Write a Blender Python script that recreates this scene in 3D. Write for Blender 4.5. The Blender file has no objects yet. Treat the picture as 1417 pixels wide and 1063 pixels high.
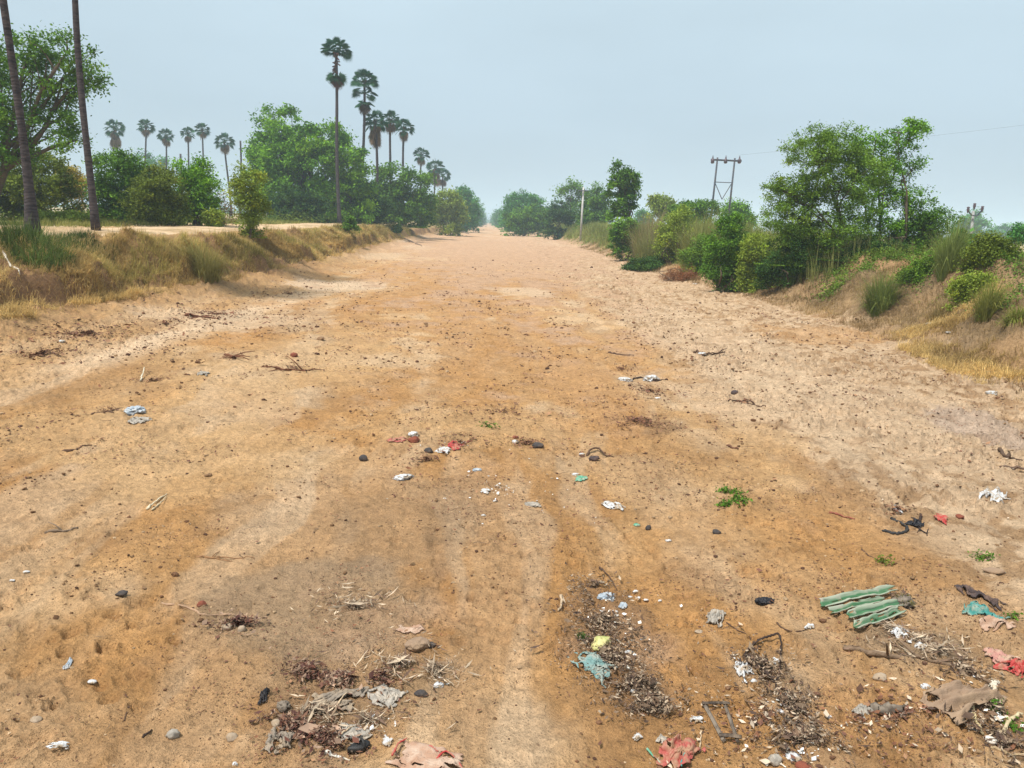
import bpy, bmesh, math, random
import numpy as np
from mathutils import Vector, Matrix, noise as mn

rng = np.random.default_rng(11)
random.seed(11)
scene = bpy.context.scene
COL = scene.collection
PI = math.pi

# ------------------------------------------------------------------ camera
H = 2.3
F = 1070.0
PITCH, YAW, ROLL = math.radians(11.85), math.radians(1.75), math.radians(2.0)
fw = np.array([math.sin(YAW) * math.cos(PITCH), math.cos(YAW) * math.cos(PITCH), -math.sin(PITCH)])
r0 = np.array([math.cos(YAW), -math.sin(YAW), 0.0])
u0 = np.cross(r0, fw)
RT = r0 * math.cos(ROLL) + u0 * math.sin(ROLL)
UP = u0 * math.cos(ROLL) - r0 * math.sin(ROLL)
CAM = np.array([0.0, 0.0, H])


def ray(u, v):
    return fw + RT * (u - 708.5) / F - UP * (v - 531.5) / F


def W(u, v, d):
    """the point seen in direction (u, v) at world distance y = d"""
    r = ray(u, v)
    return CAM + r * (d / r[1])


def Z0(u, v, z=0.0):
    r = ray(u, v)
    return CAM + r * ((z - H) / r[2])


# ------------------------------------------------------------------ noise
def _h(ix, iy, seed):
    n = (ix * 374761393 + iy * 668265263 + seed * 974634777) & 0xFFFFFFFF
    n = ((n ^ (n >> 13)) * 1274126177) & 0xFFFFFFFF
    n = n ^ (n >> 16)
    return (n & 0xFFFFFF) / float(0xFFFFFF)


def vn(x, y, seed=0):
    x = np.asarray(x, float); y = np.asarray(y, float)
    ix = np.floor(x).astype(np.int64); iy = np.floor(y).astype(np.int64)
    fx = x - ix; fy = y - iy
    fx = fx * fx * fx * (fx * (fx * 6 - 15) + 10); fy = fy * fy * fy * (fy * (fy * 6 - 15) + 10)
    a = _h(ix, iy, seed); b = _h(ix + 1, iy, seed); c = _h(ix, iy + 1, seed); d = _h(ix + 1, iy + 1, seed)
    return (a + (b - a) * fx) * (1 - fy) + (c + (d - c) * fx) * fy


def fbm(x, y, seed=0, oct=4, gain=0.5):
    s = 0.0; a = 1.0; t = 0.0
    x = np.asarray(x, float); y = np.asarray(y, float)
    for k in range(oct):
        s = s + a * vn(x, y, seed + k * 17); t += a
        x, y = x * 1.9 * 0.8 + y * 1.9 * 0.6 + 13.1, y * 1.9 * 0.8 - x * 1.9 * 0.6 + 7.7
        a *= gain
    return s / t


def sm(a, b, x):
    t = np.clip((np.asarray(x, float) - a) / (b - a), 0, 1)
    return t * t * (3 - 2 * t)


# ------------------------------------------------------------------ terrain
def curve_from(px):
    pts = sorted([(p[1], p[0]) for p in (Z0(u, v) for u, v in px)])
    return np.array([p[0] for p in pts]), np.array([p[1] for p in pts])


LY, LX = curve_from([(-150, 545), (0, 480), (150, 447), (300, 412), (400, 393), (470, 366), (530, 343), (570, 331), (610, 321), (640, 314.5), (655, 311.5)])
RY, RX = curve_from([(1600, 640), (1417, 556), (1230, 475), (1100, 432), (1000, 402), (930, 383), (860, 358), (800, 339), (755, 327), (722, 319), (702, 314)])
LX = np.clip(LX, -8.7, -6.2) + np.interp(LY, [8, 20, 30, 60, 140], [0.45, 0.5, 0.8, 1.0, 1.5]); RX = np.clip(RX, 4.6, 9.4) - np.interp(RY, [10, 25, 45, 140], [0.2, 0.5, 0.9, 1.2])


def toes(y):
    return (np.interp(y, LY, LX) - 0.35 * (fbm(y / 2.3, y * 0, 5, 3) - 0.5),
            np.interp(y, RY, RX) + 0.5 * (fbm(y / 2.0, y * 0, 6, 3) - 0.5))


def hz(x, y, micro=True):
    x = np.asarray(x, float); y = np.asarray(y, float)
    tl, tr = toes(y)
    s = tl - x
    q = x - tr
    wob = fbm(x / 1.3, y / 1.3, 21, 3) - 0.5
    wy = fbm(x / 3.0, y / 1.1, 23, 3) - 0.5
    # gently dished bed
    z = 0.05 * (fbm(x / 3.5, y / 6.0, 1, 3) - 0.5) * 2
    z = z + 0.07 * sm(2.0, 7.5, np.abs(x + 0.3)) * (s < 3) * (q < 3)
    # wheel tracks running along the bed
    for x0, w, a in ((-2.3, 0.35, 0.02), (0.55, 0.4, 0.025), (2.9, 0.3, 0.03), (-5.2, 0.4, 0.03)):
        xc = x0 + 0.5 * np.sin(y / 9.0 + x0)
        z = z - a * np.exp(-((x - xc) / w) ** 2) * (0.4 + vn(x, y / 3.0, 9))
    # left bank: toe slope, eroded ledge, grassy slope, track on top
    sl = s + 0.9 * wy
    ledge = 0.35 + 0.9 * sm(0.35, 0.65, fbm(y / 2.2, x * 0.2, 31, 2))
    zl = 0.33 * sm(0.0, 1.5, sl) + 0.45 * ledge * sm(1.45, 1.75, sl) + (1.62 - 0.33 - 0.45 * ledge) * sm(1.7, 3.6, sl + 0.3 * wob)
    zl = zl - 0.10 * sm(1.0, 1.4, sl) * (1 - sm(1.45, 1.6, sl))
    zl = zl + 0.22 * wob * sm(0.2, 1.2, s) * (1 - 0.75 * sm(3.3, 3.8, s))
    zl = zl - 0.13 * sm(2.6, 3.5, s) + 0.11 * sm(3.8, 7.0, s) + 0.15 * (fbm(x / 9, y / 9, 33, 2) - 0.5) * sm(7, 12, s)
    z = z + np.where(s > 0, zl, 0)
    # right bank
    qr = q + 1.1 * wy
    zr = 0.30 * sm(0.0, 1.8, qr) + 1.25 * sm(0.8, 3.3, qr + 0.4 * wob) + 0.2 * wob * sm(0.3, 1.5, q) * (1 - 0.6 * sm(4, 7, q))
    zr = zr + 0.25 * sm(0.5, 0.8, fbm(x / 2.5, y / 2.5, 41, 2)) * sm(2, 3, q) - 0.75 * sm(5.0, 10.0, q)
    z = z + np.where(q > 0, zr, 0)
    if micro:
        rough = np.clip(sm(2.6, 3.6, x + 0.6 * wy) + sm(5.4, 6.4, -x + 0.6 * wy), 0, 1)
        path = sm(3.9, 4.4, s) * (1 - sm(6.9, 7.4, s))
        k = 1 - 0.8 * path
        z = z + k * 0.06 * (fbm(x / 0.62, y / 0.62, 51, 3) - 0.5)
        n = fbm(x / 0.16, y / 0.16, 53, 3)
        bank = np.clip(sm(0.6, 1.4, s) * (1 - sm(3.2, 3.6, s)) + sm(0.2, 1.0, q) * (1 - sm(6, 8, q)), 0, 1)
        z = z + bank * (0.20 * (fbm(x / 0.45, y / 0.45, 61, 4, 0.6) - 0.5) + 0.10 * sm(0.5, 0.62, fbm(x / 0.3, y / 0.3, 63, 3)))
        z = z + k * (0.046 + 0.045 * rough) * (n - 0.5)
        m = fbm(x / 0.075, y / 0.075, 55, 2)
        z = z + k * (0.012 + 0.042 * rough * sm(0.35, 0.6, fbm(x / 0.9, y / 0.9, 58, 2))) * sm(0.52, 0.72, m)
    return z


def left_s(x, y):
    tl, _ = toes(y)
    return tl - x + 0.9 * (fbm(np.asarray(x) / 3.0, np.asarray(y) / 1.1, 23, 3) - 0.5)


def hz1(x, y):
    return float(hz(np.array([x]), np.array([y]))[0])


def P(u, v):
    """where the ray through (u, v) meets the terrain"""
    r = ray(u, v)
    t = np.geomspace(1.5, 500, 320)
    p = CAM[None] + r[None] * t[:, None]
    dz = p[:, 2] - hz(p[:, 0], p[:, 1])
    k = np.argmax(dz < 0)
    if dz[k] >= 0:
        k = len(t) - 1
    a, b = t[max(k - 1, 0)], t[k]
    for _ in range(14):
        c = (a + b) / 2
        q = CAM + r * c
        if q[2] > hz1(q[0], q[1]):
            a = c
        else:
            b = c
    q = CAM + r * b
    return np.array([q[0], q[1], hz1(q[0], q[1])]), b / F      # point, metres per pixel


# ------------------------------------------------------------------ mesh builder
class MB:
    def __init__(self):
        self.v = []; self.f = []; self.c = []; self.n = 0

    def add(self, v, f, col=None):
        v = np.asarray(v, float).reshape(-1, 3)
        if isinstance(f, np.ndarray):
            f = [f]
        for a in f:
            self.f.append(np.asarray(a, np.int64) + self.n)
        self.v.append(v); self.n += len(v)
        if col is None:
            col = (0.5, 0.5, 0.5)
        col = np.asarray(col, float)
        if col.ndim == 1:
            col = np.tile(col[:3], (len(v), 1))
        self.c.append(col[:, :3])

    def tube(self, pts, rad, sides=7, col=None, cap=True):
        pts = np.asarray(pts, float); n = len(pts)
        rad = np.broadcast_to(np.asarray(rad, float), (n,)) if np.ndim(rad) == 0 or len(np.atleast_1d(rad)) == n else np.interp(np.linspace(0, 1, n), np.linspace(0, 1, len(rad)), rad)
        t = np.gradient(pts, axis=0)
        t /= np.linalg.norm(t, axis=1)[:, None] + 1e-9
        ref = np.array([0.0, 0, 1]) if abs(t[:, 2]).mean() < 0.8 else np.array([1.0, 0, 0])
        a = np.cross(t, ref); a /= np.linalg.norm(a, axis=1)[:, None] + 1e-9
        b = np.cross(t, a)
        th = np.arange(sides) * 2 * PI / sides
        v = pts[:, None, :] + rad[:, None, None] * (a[:, None, :] * np.cos(th)[None, :, None] + b[:, None, :] * np.sin(th)[None, :, None])
        i = np.arange(n - 1)[:, None] * sides; j = np.arange(sides)[None]; j2 = (j + 1) % sides
        q = np.stack([i + j, i + j2, i + sides + j2, i + sides + j], -1).reshape(-1, 4)
        fs = [q]
        vv = v.reshape(-1, 3)
        if cap:
            vv = np.concatenate([vv, pts[:1], pts[-1:]])
            jj = np.arange(sides); k2 = (jj + 1) % sides
            fs.append(np.stack([jj * 0 + n * sides, k2, jj], -1))
            fs.append(np.stack([jj * 0 + n * sides + 1, (n - 1) * sides + jj, (n - 1) * sides + k2], -1))
        self.add(vv, fs, col)

    def build(self, name, material, parent=None, smooth=False, at=None):
        v = np.concatenate(self.v)
        if at is not None:
            v = v - np.asarray(at, float)[None]
        me = bpy.data.meshes.new(name)
        me.vertices.add(len(v)); me.vertices.foreach_set('co', v.astype(np.float32).ravel())
        groups = {}
        for f in self.f:
            groups.setdefault(f.shape[1], []).append(f)
        loops = []; starts = []; off = 0
        for k, fl in groups.items():
            f = np.concatenate(fl)
            loops.append(f.ravel()); starts.append(off + np.arange(len(f)) * k); off += f.size
        loops = np.concatenate(loops); starts = np.concatenate(starts)
        me.loops.add(len(loops)); me.loops.foreach_set('vertex_index', loops.astype(np.int32))
        me.polygons.add(len(starts)); me.polygons.foreach_set('loop_start', starts.astype(np.int32))
        if smooth:
            me.polygons.foreach_set('use_smooth', np.ones(len(starts), bool))
        else:
            me.polygons.foreach_set('use_smooth', np.zeros(len(starts), bool))
        at_ = me.color_attributes.new('Col', 'FLOAT_COLOR', 'POINT')
        c = np.concatenate(self.c); c = np.concatenate([c, np.ones((len(c), 1))], 1)
        at_.data.foreach_set('color', c.astype(np.float32).ravel())
        me.update(calc_edges=True); me.validate()
        me.materials.append(material)
        o = bpy.data.objects.new(name, me); COL.objects.link(o)
        if parent is not None:
            o.parent = parent
        elif at is not None:
            o.location = at
        return o


def tag(o, label=None, cat=None, group=None, kind=None):
    if label: o['label'] = label
    if cat: o['category'] = cat
    if group: o['group'] = group
    if kind: o['kind'] = kind
    return o


def empty(name, loc, label, cat, group=None):
    o = bpy.data.objects.new(name, None); COL.objects.link(o)
    o.location = loc; o.empty_display_size = 0.2
    return tag(o, label, cat, group)


# ------------------------------------------------------------------ materials
def nodes(name):
    m = bpy.data.materials.new(name); m.use_nodes = True
    nt = m.node_tree
    return m, nt, nt.nodes['Principled BSDF'], lambda t: nt.nodes.new(t), nt.links.new


def attr_mat(name, rough=0.7, transl=0.0, nscale=6.0, namt=0.35, bump=0.0, bscale=40.0, spec=0.3):
    """colour from the mesh's Col attribute, broken up by noise"""
    m, nt, b, N, L = nodes(name)
    a = N('ShaderNodeAttribute'); a.attribute_name = 'Col'
    tc = N('ShaderNodeTexCoord'); no = N('ShaderNodeTexNoise'); no.inputs['Scale'].default_value = nscale; no.inputs['Detail'].default_value = 4
    L(tc.outputs['Object'], no.inputs['Vector'])
    mr = N('ShaderNodeMapRange'); mr.inputs[1].default_value = 0.25; mr.inputs[2].default_value = 0.75
    mr.inputs[3].default_value = 1 - namt; mr.inputs[4].default_value = 1 + namt
    L(no.outputs['Fac'], mr.inputs[0])
    mx = N('ShaderNodeVectorMath'); mx.operation = 'SCALE'
    L(a.outputs['Color'], mx.inputs[0]); L(mr.outputs[0], mx.inputs['Scale'])
    L(mx.outputs[0], b.inputs['Base Color'])
    b.inputs['Roughness'].default_value = rough; b.inputs['Specular IOR Level'].default_value = spec
    if bump:
        n2 = N('ShaderNodeTexNoise'); n2.inputs['Scale'].default_value = bscale; n2.inputs['Detail'].default_value = 5
        L(tc.outputs['Object'], n2.inputs['Vector'])
        bp = N('ShaderNodeBump'); bp.inputs['Strength'].default_value = bump; bp.inputs['Distance'].default_value = 0.02
        L(n2.outputs['Fac'], bp.inputs['Height']); L(bp.outputs['Normal'], b.inputs['Normal'])
    if transl:
        tr = N('ShaderNodeBsdfTranslucent'); ms = N('ShaderNodeMixShader'); ms.inputs[0].default_value = transl
        L(mx.outputs[0], tr.inputs['Color'])
        out = nt.nodes['Material Output']
        L(b.outputs[0], ms.inputs[1]); L(tr.outputs[0], ms.inputs[2]); L(ms.outputs[0], out.inputs['Surface'])
    return m


def dirty(name, c1, c2=None, scale=8.0, rough=0.7, lo=0.45, hi=0.65, transl=0.0, bump=0.3, bscale=60.0, metal=0.0, spec=0.3):
    """plain colour with patches of a second (dirt) colour"""
    m, nt, b, N, L = nodes(name)
    c2 = c2 or (0.36, 0.24, 0.13)
    tc = N('ShaderNodeTexCoord'); no = N('ShaderNodeTexNoise'); no.inputs['Scale'].default_value = scale; no.inputs['Detail'].default_value = 6
    L(tc.outputs['Object'], no.inputs['Vector'])
    mr = N('ShaderNodeMapRange'); mr.inputs[1].default_value = lo; mr.inputs[2].default_value = hi
    L(no.outputs['Fac'], mr.inputs[0])
    mx = N('ShaderNodeMix'); mx.data_type = 'RGBA'
    mx.inputs[6].default_value = (*c1, 1); mx.inputs[7].default_value = (*c2, 1)
    L(mr.outputs[0], mx.inputs[0]); L(mx.outputs[2], b.inputs['Base Color'])
    b.inputs['Roughness'].default_value = rough; b.inputs['Metallic'].default_value = metal
    b.inputs['Specular IOR Level'].default_value = spec
    if bump:
        n2 = N('ShaderNodeTexNoise'); n2.inputs['Scale'].default_value = bscale; n2.inputs['Detail'].default_value = 4
        L(tc.outputs['Object'], n2.inputs['Vector'])
        bp = N('ShaderNodeBump'); bp.inputs['Strength'].default_value = bump; bp.inputs['Distance'].default_value = 0.01
        L(n2.outputs['Fac'], bp.inputs['Height']); L(bp.outputs['Normal'], b.inputs['Normal'])
    if transl:
        tr = N('ShaderNodeBsdfTranslucent'); ms = N('ShaderNodeMixShader'); ms.inputs[0].default_value = transl
        L(mx.outputs[2], tr.inputs['Color']); out = nt.nodes['Material Output']
        L(b.outputs[0], ms.inputs[1]); L(tr.outputs[0], ms.inputs[2]); L(ms.outputs[0], out.inputs['Surface'])
    return m


M_LEAF = attr_mat('leaf', rough=0.65, transl=0.2, nscale=1.2, namt=0.3, spec=0.14)
M_PALM = attr_mat('palm_leaf', rough=0.6, transl=0.18, nscale=2.0, namt=0.2, spec=0.18)
M_GRASS = attr_mat('grass_blade', rough=0.8, transl=0.45, nscale=0.8, namt=0.3, spec=0.1)
M_BARK = attr_mat('bark', rough=0.9, nscale=5.0, namt=0.35, bump=0.8, bscale=14.0, spec=0.1)
M_FLAKE = attr_mat('dry_flakes', rough=0.8, nscale=12.0, namt=0.3, spec=0.2)
M_CLOD = attr_mat('dried_mud', rough=0.95, nscale=30.0, namt=0.35, bump=0.6, bscale=120.0, spec=0.1)
M_STICK = attr_mat('weathered_stick', rough=0.85, nscale=25.0, namt=0.35, bump=0.5, bscale=90.0, spec=0.15)


def palm_bark():
    m, nt, b, N, L = nodes('palm_bark')
    tc = N('ShaderNodeTexCoord')
    no = N('ShaderNodeTexNoise'); no.inputs['Scale'].default_value = 3.0; no.inputs['Detail'].default_value = 6
    mp = N('ShaderNodeMapping'); mp.inputs['Scale'].default_value = (1.2, 1.2, 6.0)
    L(tc.outputs['Object'], mp.inputs[0]); L(mp.outputs[0], no.inputs['Vector'])
    cr = N('ShaderNodeValToRGB')
    cr.color_ramp.elements[0].position = 0.3; cr.color_ramp.elements[0].color = (0.030, 0.026, 0.030, 1)
    cr.color_ramp.elements[1].position = 0.75; cr.color_ramp.elements[1].color = (0.105, 0.085, 0.085, 1)
    L(no.outputs['Fac'], cr.inputs[0]); L(cr.outputs[0], b.inputs['Base Color'])
    wv = N('ShaderNodeTexWave'); wv.wave_type = 'BANDS'; wv.bands_direction = 'Z'; wv.inputs['Scale'].default_value = 4.3; wv.inputs['Distortion'].default_value = 7.0
    L(tc.outputs['Object'], wv.inputs['Vector'])
    bp = N('ShaderNodeBump'); bp.inputs['Strength'].default_value = 0.35; bp.inputs['Distance'].default_value = 0.015
    L(wv.outputs['Fac'], bp.inputs['Height']); L(bp.outputs['Normal'], b.inputs['Normal'])
    b.inputs['Roughness'].default_value = 0.9; b.inputs['Specular IOR Level'].default_value = 0.1
    return m


M_PBARK = palm_bark()
# ------------------------------------------------------------------ ground sheet
def ground_mat():
    m, nt, b, N, L = nodes('dry_soil')
    a = N('ShaderNodeAttribute'); a.attribute_name = 'Col'
    tc = N('ShaderNodeTexCoord')

    def noise(scale, detail=5, rough=0.6, dist=0.0):
        n = N('ShaderNodeTexNoise'); n.inputs['Scale'].default_value = scale; n.inputs['Detail'].default_value = detail
        n.inputs['Roughness'].default_value = rough; n.inputs['Distortion'].default_value = dist
        L(tc.outputs['Object'], n.inputs['Vector']); return n

    def rangen(src, a0, a1, b0, b1):
        r = N('ShaderNodeMapRange'); r.inputs[1].default_value = a0; r.inputs[2].default_value = a1
        r.inputs[3].default_value = b0; r.inputs[4].default_value = b1; L(src, r.inputs[0]); return r.outputs[0]

    def mul(x, y):
        q = N('ShaderNodeMath'); q.operation = 'MULTIPLY'; L(x, q.inputs[0]); L(y, q.inputs[1]); return q.outputs[0]

    n1 = noise(2.2, 6, 0.65); n2 = noise(17.0, 6, 0.7); n3 = noise(75.0, 4, 0.7)
    k = mul(mul(rangen(n1.outputs['Fac'], 0.3, 0.7, 0.78, 1.16), rangen(n2.outputs['Fac'], 0.3, 0.7, 0.72, 1.26)), rangen(n3.outputs['Fac'], 0.3, 0.7, 0.78, 1.2))
    base = N('ShaderNodeVectorMath'); base.operation = 'SCALE'; L(a.outputs['Color'], base.inputs[0]); L(k, base.inputs['Scale'])
    # crumbs of darker earth and leaf dust lying in the surface
    vo = N('ShaderNodeTexVoronoi'); vo.inputs['Scale'].default_value = 26.0; vo.inputs['Randomness'].default_value = 1.0
    wn = noise(9.0, 3); wmix = N('ShaderNodeVectorMath'); wmix.operation = 'MULTIPLY_ADD'
    L(wn.outputs['Color'], wmix.inputs[0]); wmix.inputs[1].default_value = (0.12, 0.12, 0.12); L(tc.outputs['Object'], wmix.inputs[2])
    L(wmix.outputs[0], vo.inputs['Vector'])
    spot = rangen(vo.outputs['Distance'], 0.13, 0.18, 1.0, 0.0)
    pn = noise(1.1, 5, 0.7)
    patch = rangen(pn.outputs['Fac'], 0.47, 0.58, 0.0, 1.0)
    sp = mul(spot, patch)
    vo2 = N('ShaderNodeTexVoronoi'); vo2.inputs['Scale'].default_value = 70.0; L(tc.outputs['Object'], vo2.inputs['Vector'])
    spot2 = mul(rangen(vo2.outputs['Distance'], 0.13, 0.2, 0.8, 0.0), rangen(n1.outputs['Fac'], 0.47, 0.58, 0.0, 1.0))
    mx1 = N('ShaderNodeMath'); mx1.operation = 'MAXIMUM'; L(sp, mx1.inputs[0]); L(spot2, mx1.inputs[1])
    mx = N('ShaderNodeMix'); mx.data_type = 'RGBA'
    L(mx1.outputs[0], mx.inputs[0]); L(base.outputs[0], mx.inputs[6]); mx.inputs[7].default_value = (0.15, 0.075, 0.04, 1)
    sc = N('ShaderNodeMath'); sc.operation = 'MULTIPLY'; sc.inputs[1].default_value = 0.8; L(mx1.outputs[0], sc.inputs[0]); L(sc.outputs[0], mx.inputs[0])
    L(mx.outputs[2], b.inputs['Base Color'])
    b.inputs['Roughness'].default_value = 0.95; b.inputs['Specular IOR Level'].default_value = 0.12
    # grit
    ad = N('ShaderNodeMath'); ad.operation = 'ADD'
    s2 = N('ShaderNodeMath'); s2.operation = 'MULTIPLY'; s2.inputs[1].default_value = 1.0; L(n2.outputs['Fac'], s2.inputs[0])
    s3 = N('ShaderNodeMath'); s3.operation = 'MULTIPLY'; s3.inputs[1].default_value = 0.35; L(n3.outputs['Fac'], s3.inputs[0])
    L(s2.outputs[0], ad.inputs[0]); L(s3.outputs[0], ad.inputs[1])
    ad2 = N('ShaderNodeMath'); ad2.operation = 'MULTIPLY_ADD'; L(mx1.outputs[0], ad2.inputs[0]); ad2.inputs[1].default_value = 0.35; L(ad.outputs[0], ad2.inputs[2])
    bp = N('ShaderNodeBump'); bp.inputs['Strength'].default_value = 1.0; bp.inputs['Distance'].default_value = 0.05
    L(ad2.outputs[0], bp.inputs['Height']); L(bp.outputs['Normal'], b.inputs['Normal'])
    return m


def lerp(a, b, t):
    t = np.asarray(t)[..., None]
    return a * (1 - t) + b * t


def C(*a):
    return np.array(a, float)


S_ORANGE = C(0.445, 0.238, 0.093); S_TAN = C(0.535, 0.337, 0.168); S_PALE = C(0.58, 0.42, 0.275); S_DARK = C(0.26, 0.15, 0.078)
S_GREY = C(0.34, 0.235, 0.145); S_BANK = C(0.36, 0.21, 0.105); S_STRAW = C(0.45, 0.29, 0.115); S_PINK = C(0.47, 0.302, 0.190); S_FIELD = C(0.50, 0.38, 0.23)

# patches with a place of their own: (u, v, radius u px, radius v px, colour, strength)
PATCH = [(430, 830, 170, 75, S_GREY, 0.75), (560, 720, 120, 80, S_GREY, 0.5), (640, 690, 90, 40, S_DARK, 0.25), (500, 960, 170, 80, S_GREY, 0.6),
         (430, 985, 80, 45, S_DARK, 0.5), (835, 860, 75, 70, S_DARK, 0.6), (880, 950, 60, 40, S_DARK, 0.5), (1270, 900, 110, 38, S_GREY, 0.8),
         (1080, 950, 55, 55, S_GREY, 0.6), (1370, 1000, 70, 60, S_DARK, 0.7), (900, 590, 75, 20, S_DARK, 0.55), (640, 385, 180, 40, S_ORANGE, 0.7),
         (700, 480, 180, 80, S_ORANGE, 0.6), (480, 397, 90, 10, S_PALE, 1.0), (320, 445, 170, 16, S_PALE, 0.7), (150, 600, 230, 50, S_TAN, 0.7),
         (690, 345, 110, 22, S_PINK, 0.9), (1130, 560, 210, 70, S_PALE, 0.7), (980, 470, 90, 60, S_PALE, 0.5), (1150, 470, 120, 16, S_ORANGE, 0.5),
         (120, 900, 160, 90, S_ORANGE, 0.35), (640, 590, 180, 40, S_TAN, 0.6), (1230, 1000, 140, 70, S_ORANGE, 0.6), (1180, 800, 200, 70, S_ORANGE, 0.5),
         (720, 405, 50, 8, S_PALE, 0.7), (300, 640, 260, 60, S_TAN, 0.7), (820, 545, 80, 50, S_ORANGE, 0.4), (1050, 610, 90, 30, S_TAN, 0.5),
         (1350, 600, 60, 30, C(0.42, 0.32, 0.26), 0.6), (1060, 660, 90, 30, S_TAN, 0.5), (420, 500, 150, 50, S_TAN, 0.5)]


TRACK = curve_from([(-120, 600), (0, 545), (150, 497), (300, 449), (400, 419), (470, 400), (510, 393)])


def ground_color(x, y):
    tl, tr = toes(y)
    s = tl - x; q = x - tr
    n1 = fbm(x / 2.4, y / 5.5, 101, 4); n2 = fbm(x / 0.8, y / 1.4, 103, 4); n3 = fbm(x / 0.25, y / 0.3, 107, 3)
    c = lerp(S_ORANGE, S_TAN, sm(0.35, 0.62, 0.6 * n1 + 0.4 * n2))
    c = lerp(c, S_PALE, 0.5 * sm(0.52, 0.7, n2))
    c = lerp(c, S_DARK, 0.30 * sm(0.52, 0.64, fbm(x / 0.75, y / 1.1, 111, 5, 0.62)))
    c = lerp(c, S_ORANGE * 0.8, 0.45 * sm(0.5, 0.60, fbm(x / 1.7, y / 3.6, 115, 5, 0.6)))
    xs = x + 0.25 * np.sin(y / 7.0) + 1.3 * (fbm(x / 2.6, y / 3.4, 139, 3) - 0.5)
    c = lerp(c, S_PALE, 0.5 * sm(0.53, 0.63, fbm(xs / 0.8, y / 5.5, 141, 5, 0.6)))
    c = lerp(c, S_ORANGE * 0.88, 0.5 * sm(0.54, 0.64, fbm(xs / 0.7, y / 5.0, 145, 5, 0.6)))
    rough = np.clip(sm(2.8, 3.5, x + 0.5 * (n2 - 0.5)), 0, 1)
    c = lerp(c, S_PALE * 0.96, 0.8 * rough)
    c = lerp(c, S_ORANGE * 0.6, 0.6 * rough * sm(0.53, 0.62, fbm(x / 0.16, y / 0.2, 117, 3)))
    lt = np.clip(sm(5.6, 6.3, -x + 0.7 * (n2 - 0.5)), 0, 1)
    c = lerp(c, S_TAN * 0.92, 0.6 * lt)
    c = lerp(c, S_DARK * 1.2, 0.35 * lt * sm(0.52, 0.64, fbm(x / 0.2, y / 0.24, 119, 3)))
    ty, tx = TRACK
    xc = np.interp(y, ty, tx)
    c = lerp(c, S_PALE * 1.15, 0.95 * np.exp(-((x - xc + 0.5 * (n2 - 0.5)) / 0.42) ** 2) * sm(9, 12, y) * (1 - sm(29, 33, y)))
    edge = np.exp(-((x - 3.15 + 0.4 * (n1 - 0.5)) / 0.3) ** 2) * sm(16, 10, y)
    c = lerp(c, S_ORANGE * 0.85, 0.55 * edge)
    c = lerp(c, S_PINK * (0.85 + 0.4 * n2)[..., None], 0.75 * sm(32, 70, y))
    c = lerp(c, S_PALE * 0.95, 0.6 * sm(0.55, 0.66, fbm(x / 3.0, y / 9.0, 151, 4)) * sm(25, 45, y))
    # tyre and cart tracks of paler dust
    for x0 in (-2.3, 0.55, -5.2, 1.9):
        xc = x0 + 0.5 * np.sin(y / 9.0 + x0)
        c = lerp(c, S_TAN, 0.35 * np.exp(-((x - xc) / 0.3) ** 2) * sm(0.35, 0.6, n2))
    # perspective-free patch masks (ground ellipses)
    for (u, v, ru, rv, col, k) in PATCH:
        p = Z0(u, v); px = abs(Z0(u + ru, v)[0] - p[0]); py = abs(Z0(u, v - rv)[1] - Z0(u, v + rv)[1]) / 2
        d = np.sqrt(((x - p[0]) / px) ** 2 + ((y - p[1]) / py) ** 2) + 0.9 * (n2 - 0.5) + 0.5 * (n3 - 0.5)
        c = lerp(c, col, k * sm(1.0, 0.55, d))
    c = lerp(c, S_DARK, 0.35 * sm(0.55, 0.75, n3) * rough)  # shade in the gaps between clods of the rough strip, put into the colour
    # banks
    cb = lerp(S_BANK * 0.85, S_STRAW * 0.9, sm(0.4, 0.6, fbm(x / 1.2, y / 1.2, 121, 4)))
    cb = lerp(cb, S_DARK, 0.5 * sm(0.5, 0.7, n2))
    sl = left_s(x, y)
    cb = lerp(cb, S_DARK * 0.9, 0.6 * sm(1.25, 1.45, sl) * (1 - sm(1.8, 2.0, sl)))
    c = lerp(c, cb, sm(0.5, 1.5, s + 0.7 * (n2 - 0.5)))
    cr = lerp(C(0.22, 0.15, 0.08), C(0.36, 0.235, 0.125), sm(0.4, 0.65, n2))
    cr = lerp(cr, C(0.34, 0.21, 0.105), sm(0.52, 0.66, n1))
    c = lerp(c, cr, sm(0.1, 1.2, q + 1.0 * (n2 - 0.5)))
    c = lerp(c, C(0.22, 0.215, 0.075), 0.7 * sm(34, 60, y) * np.clip(sm(1.0, 2.0, q) + sm(1.8, 2.6, s) * (s < 3.8), 0, 1))
    # track on the bank, fields beyond
    c = lerp(c, S_TAN, sm(3.5, 4.1, s + 0.4 * (n2 - 0.5)))
    fld = lerp(S_FIELD, C(0.22, 0.24, 0.08), sm(0.5, 0.65, fbm(x / 7, y / 7, 131, 4)))
    c = lerp(c, fld, sm(7.0, 8.0, s))
    fld2 = lerp(S_FIELD * 1.1, C(0.3, 0.26, 0.12), 0.6 * sm(0.5, 0.7, fbm(x / 9, y / 9, 133, 4)))
    c = lerp(c, fld2, sm(7.0, 9.0, q))
    return c


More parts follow.
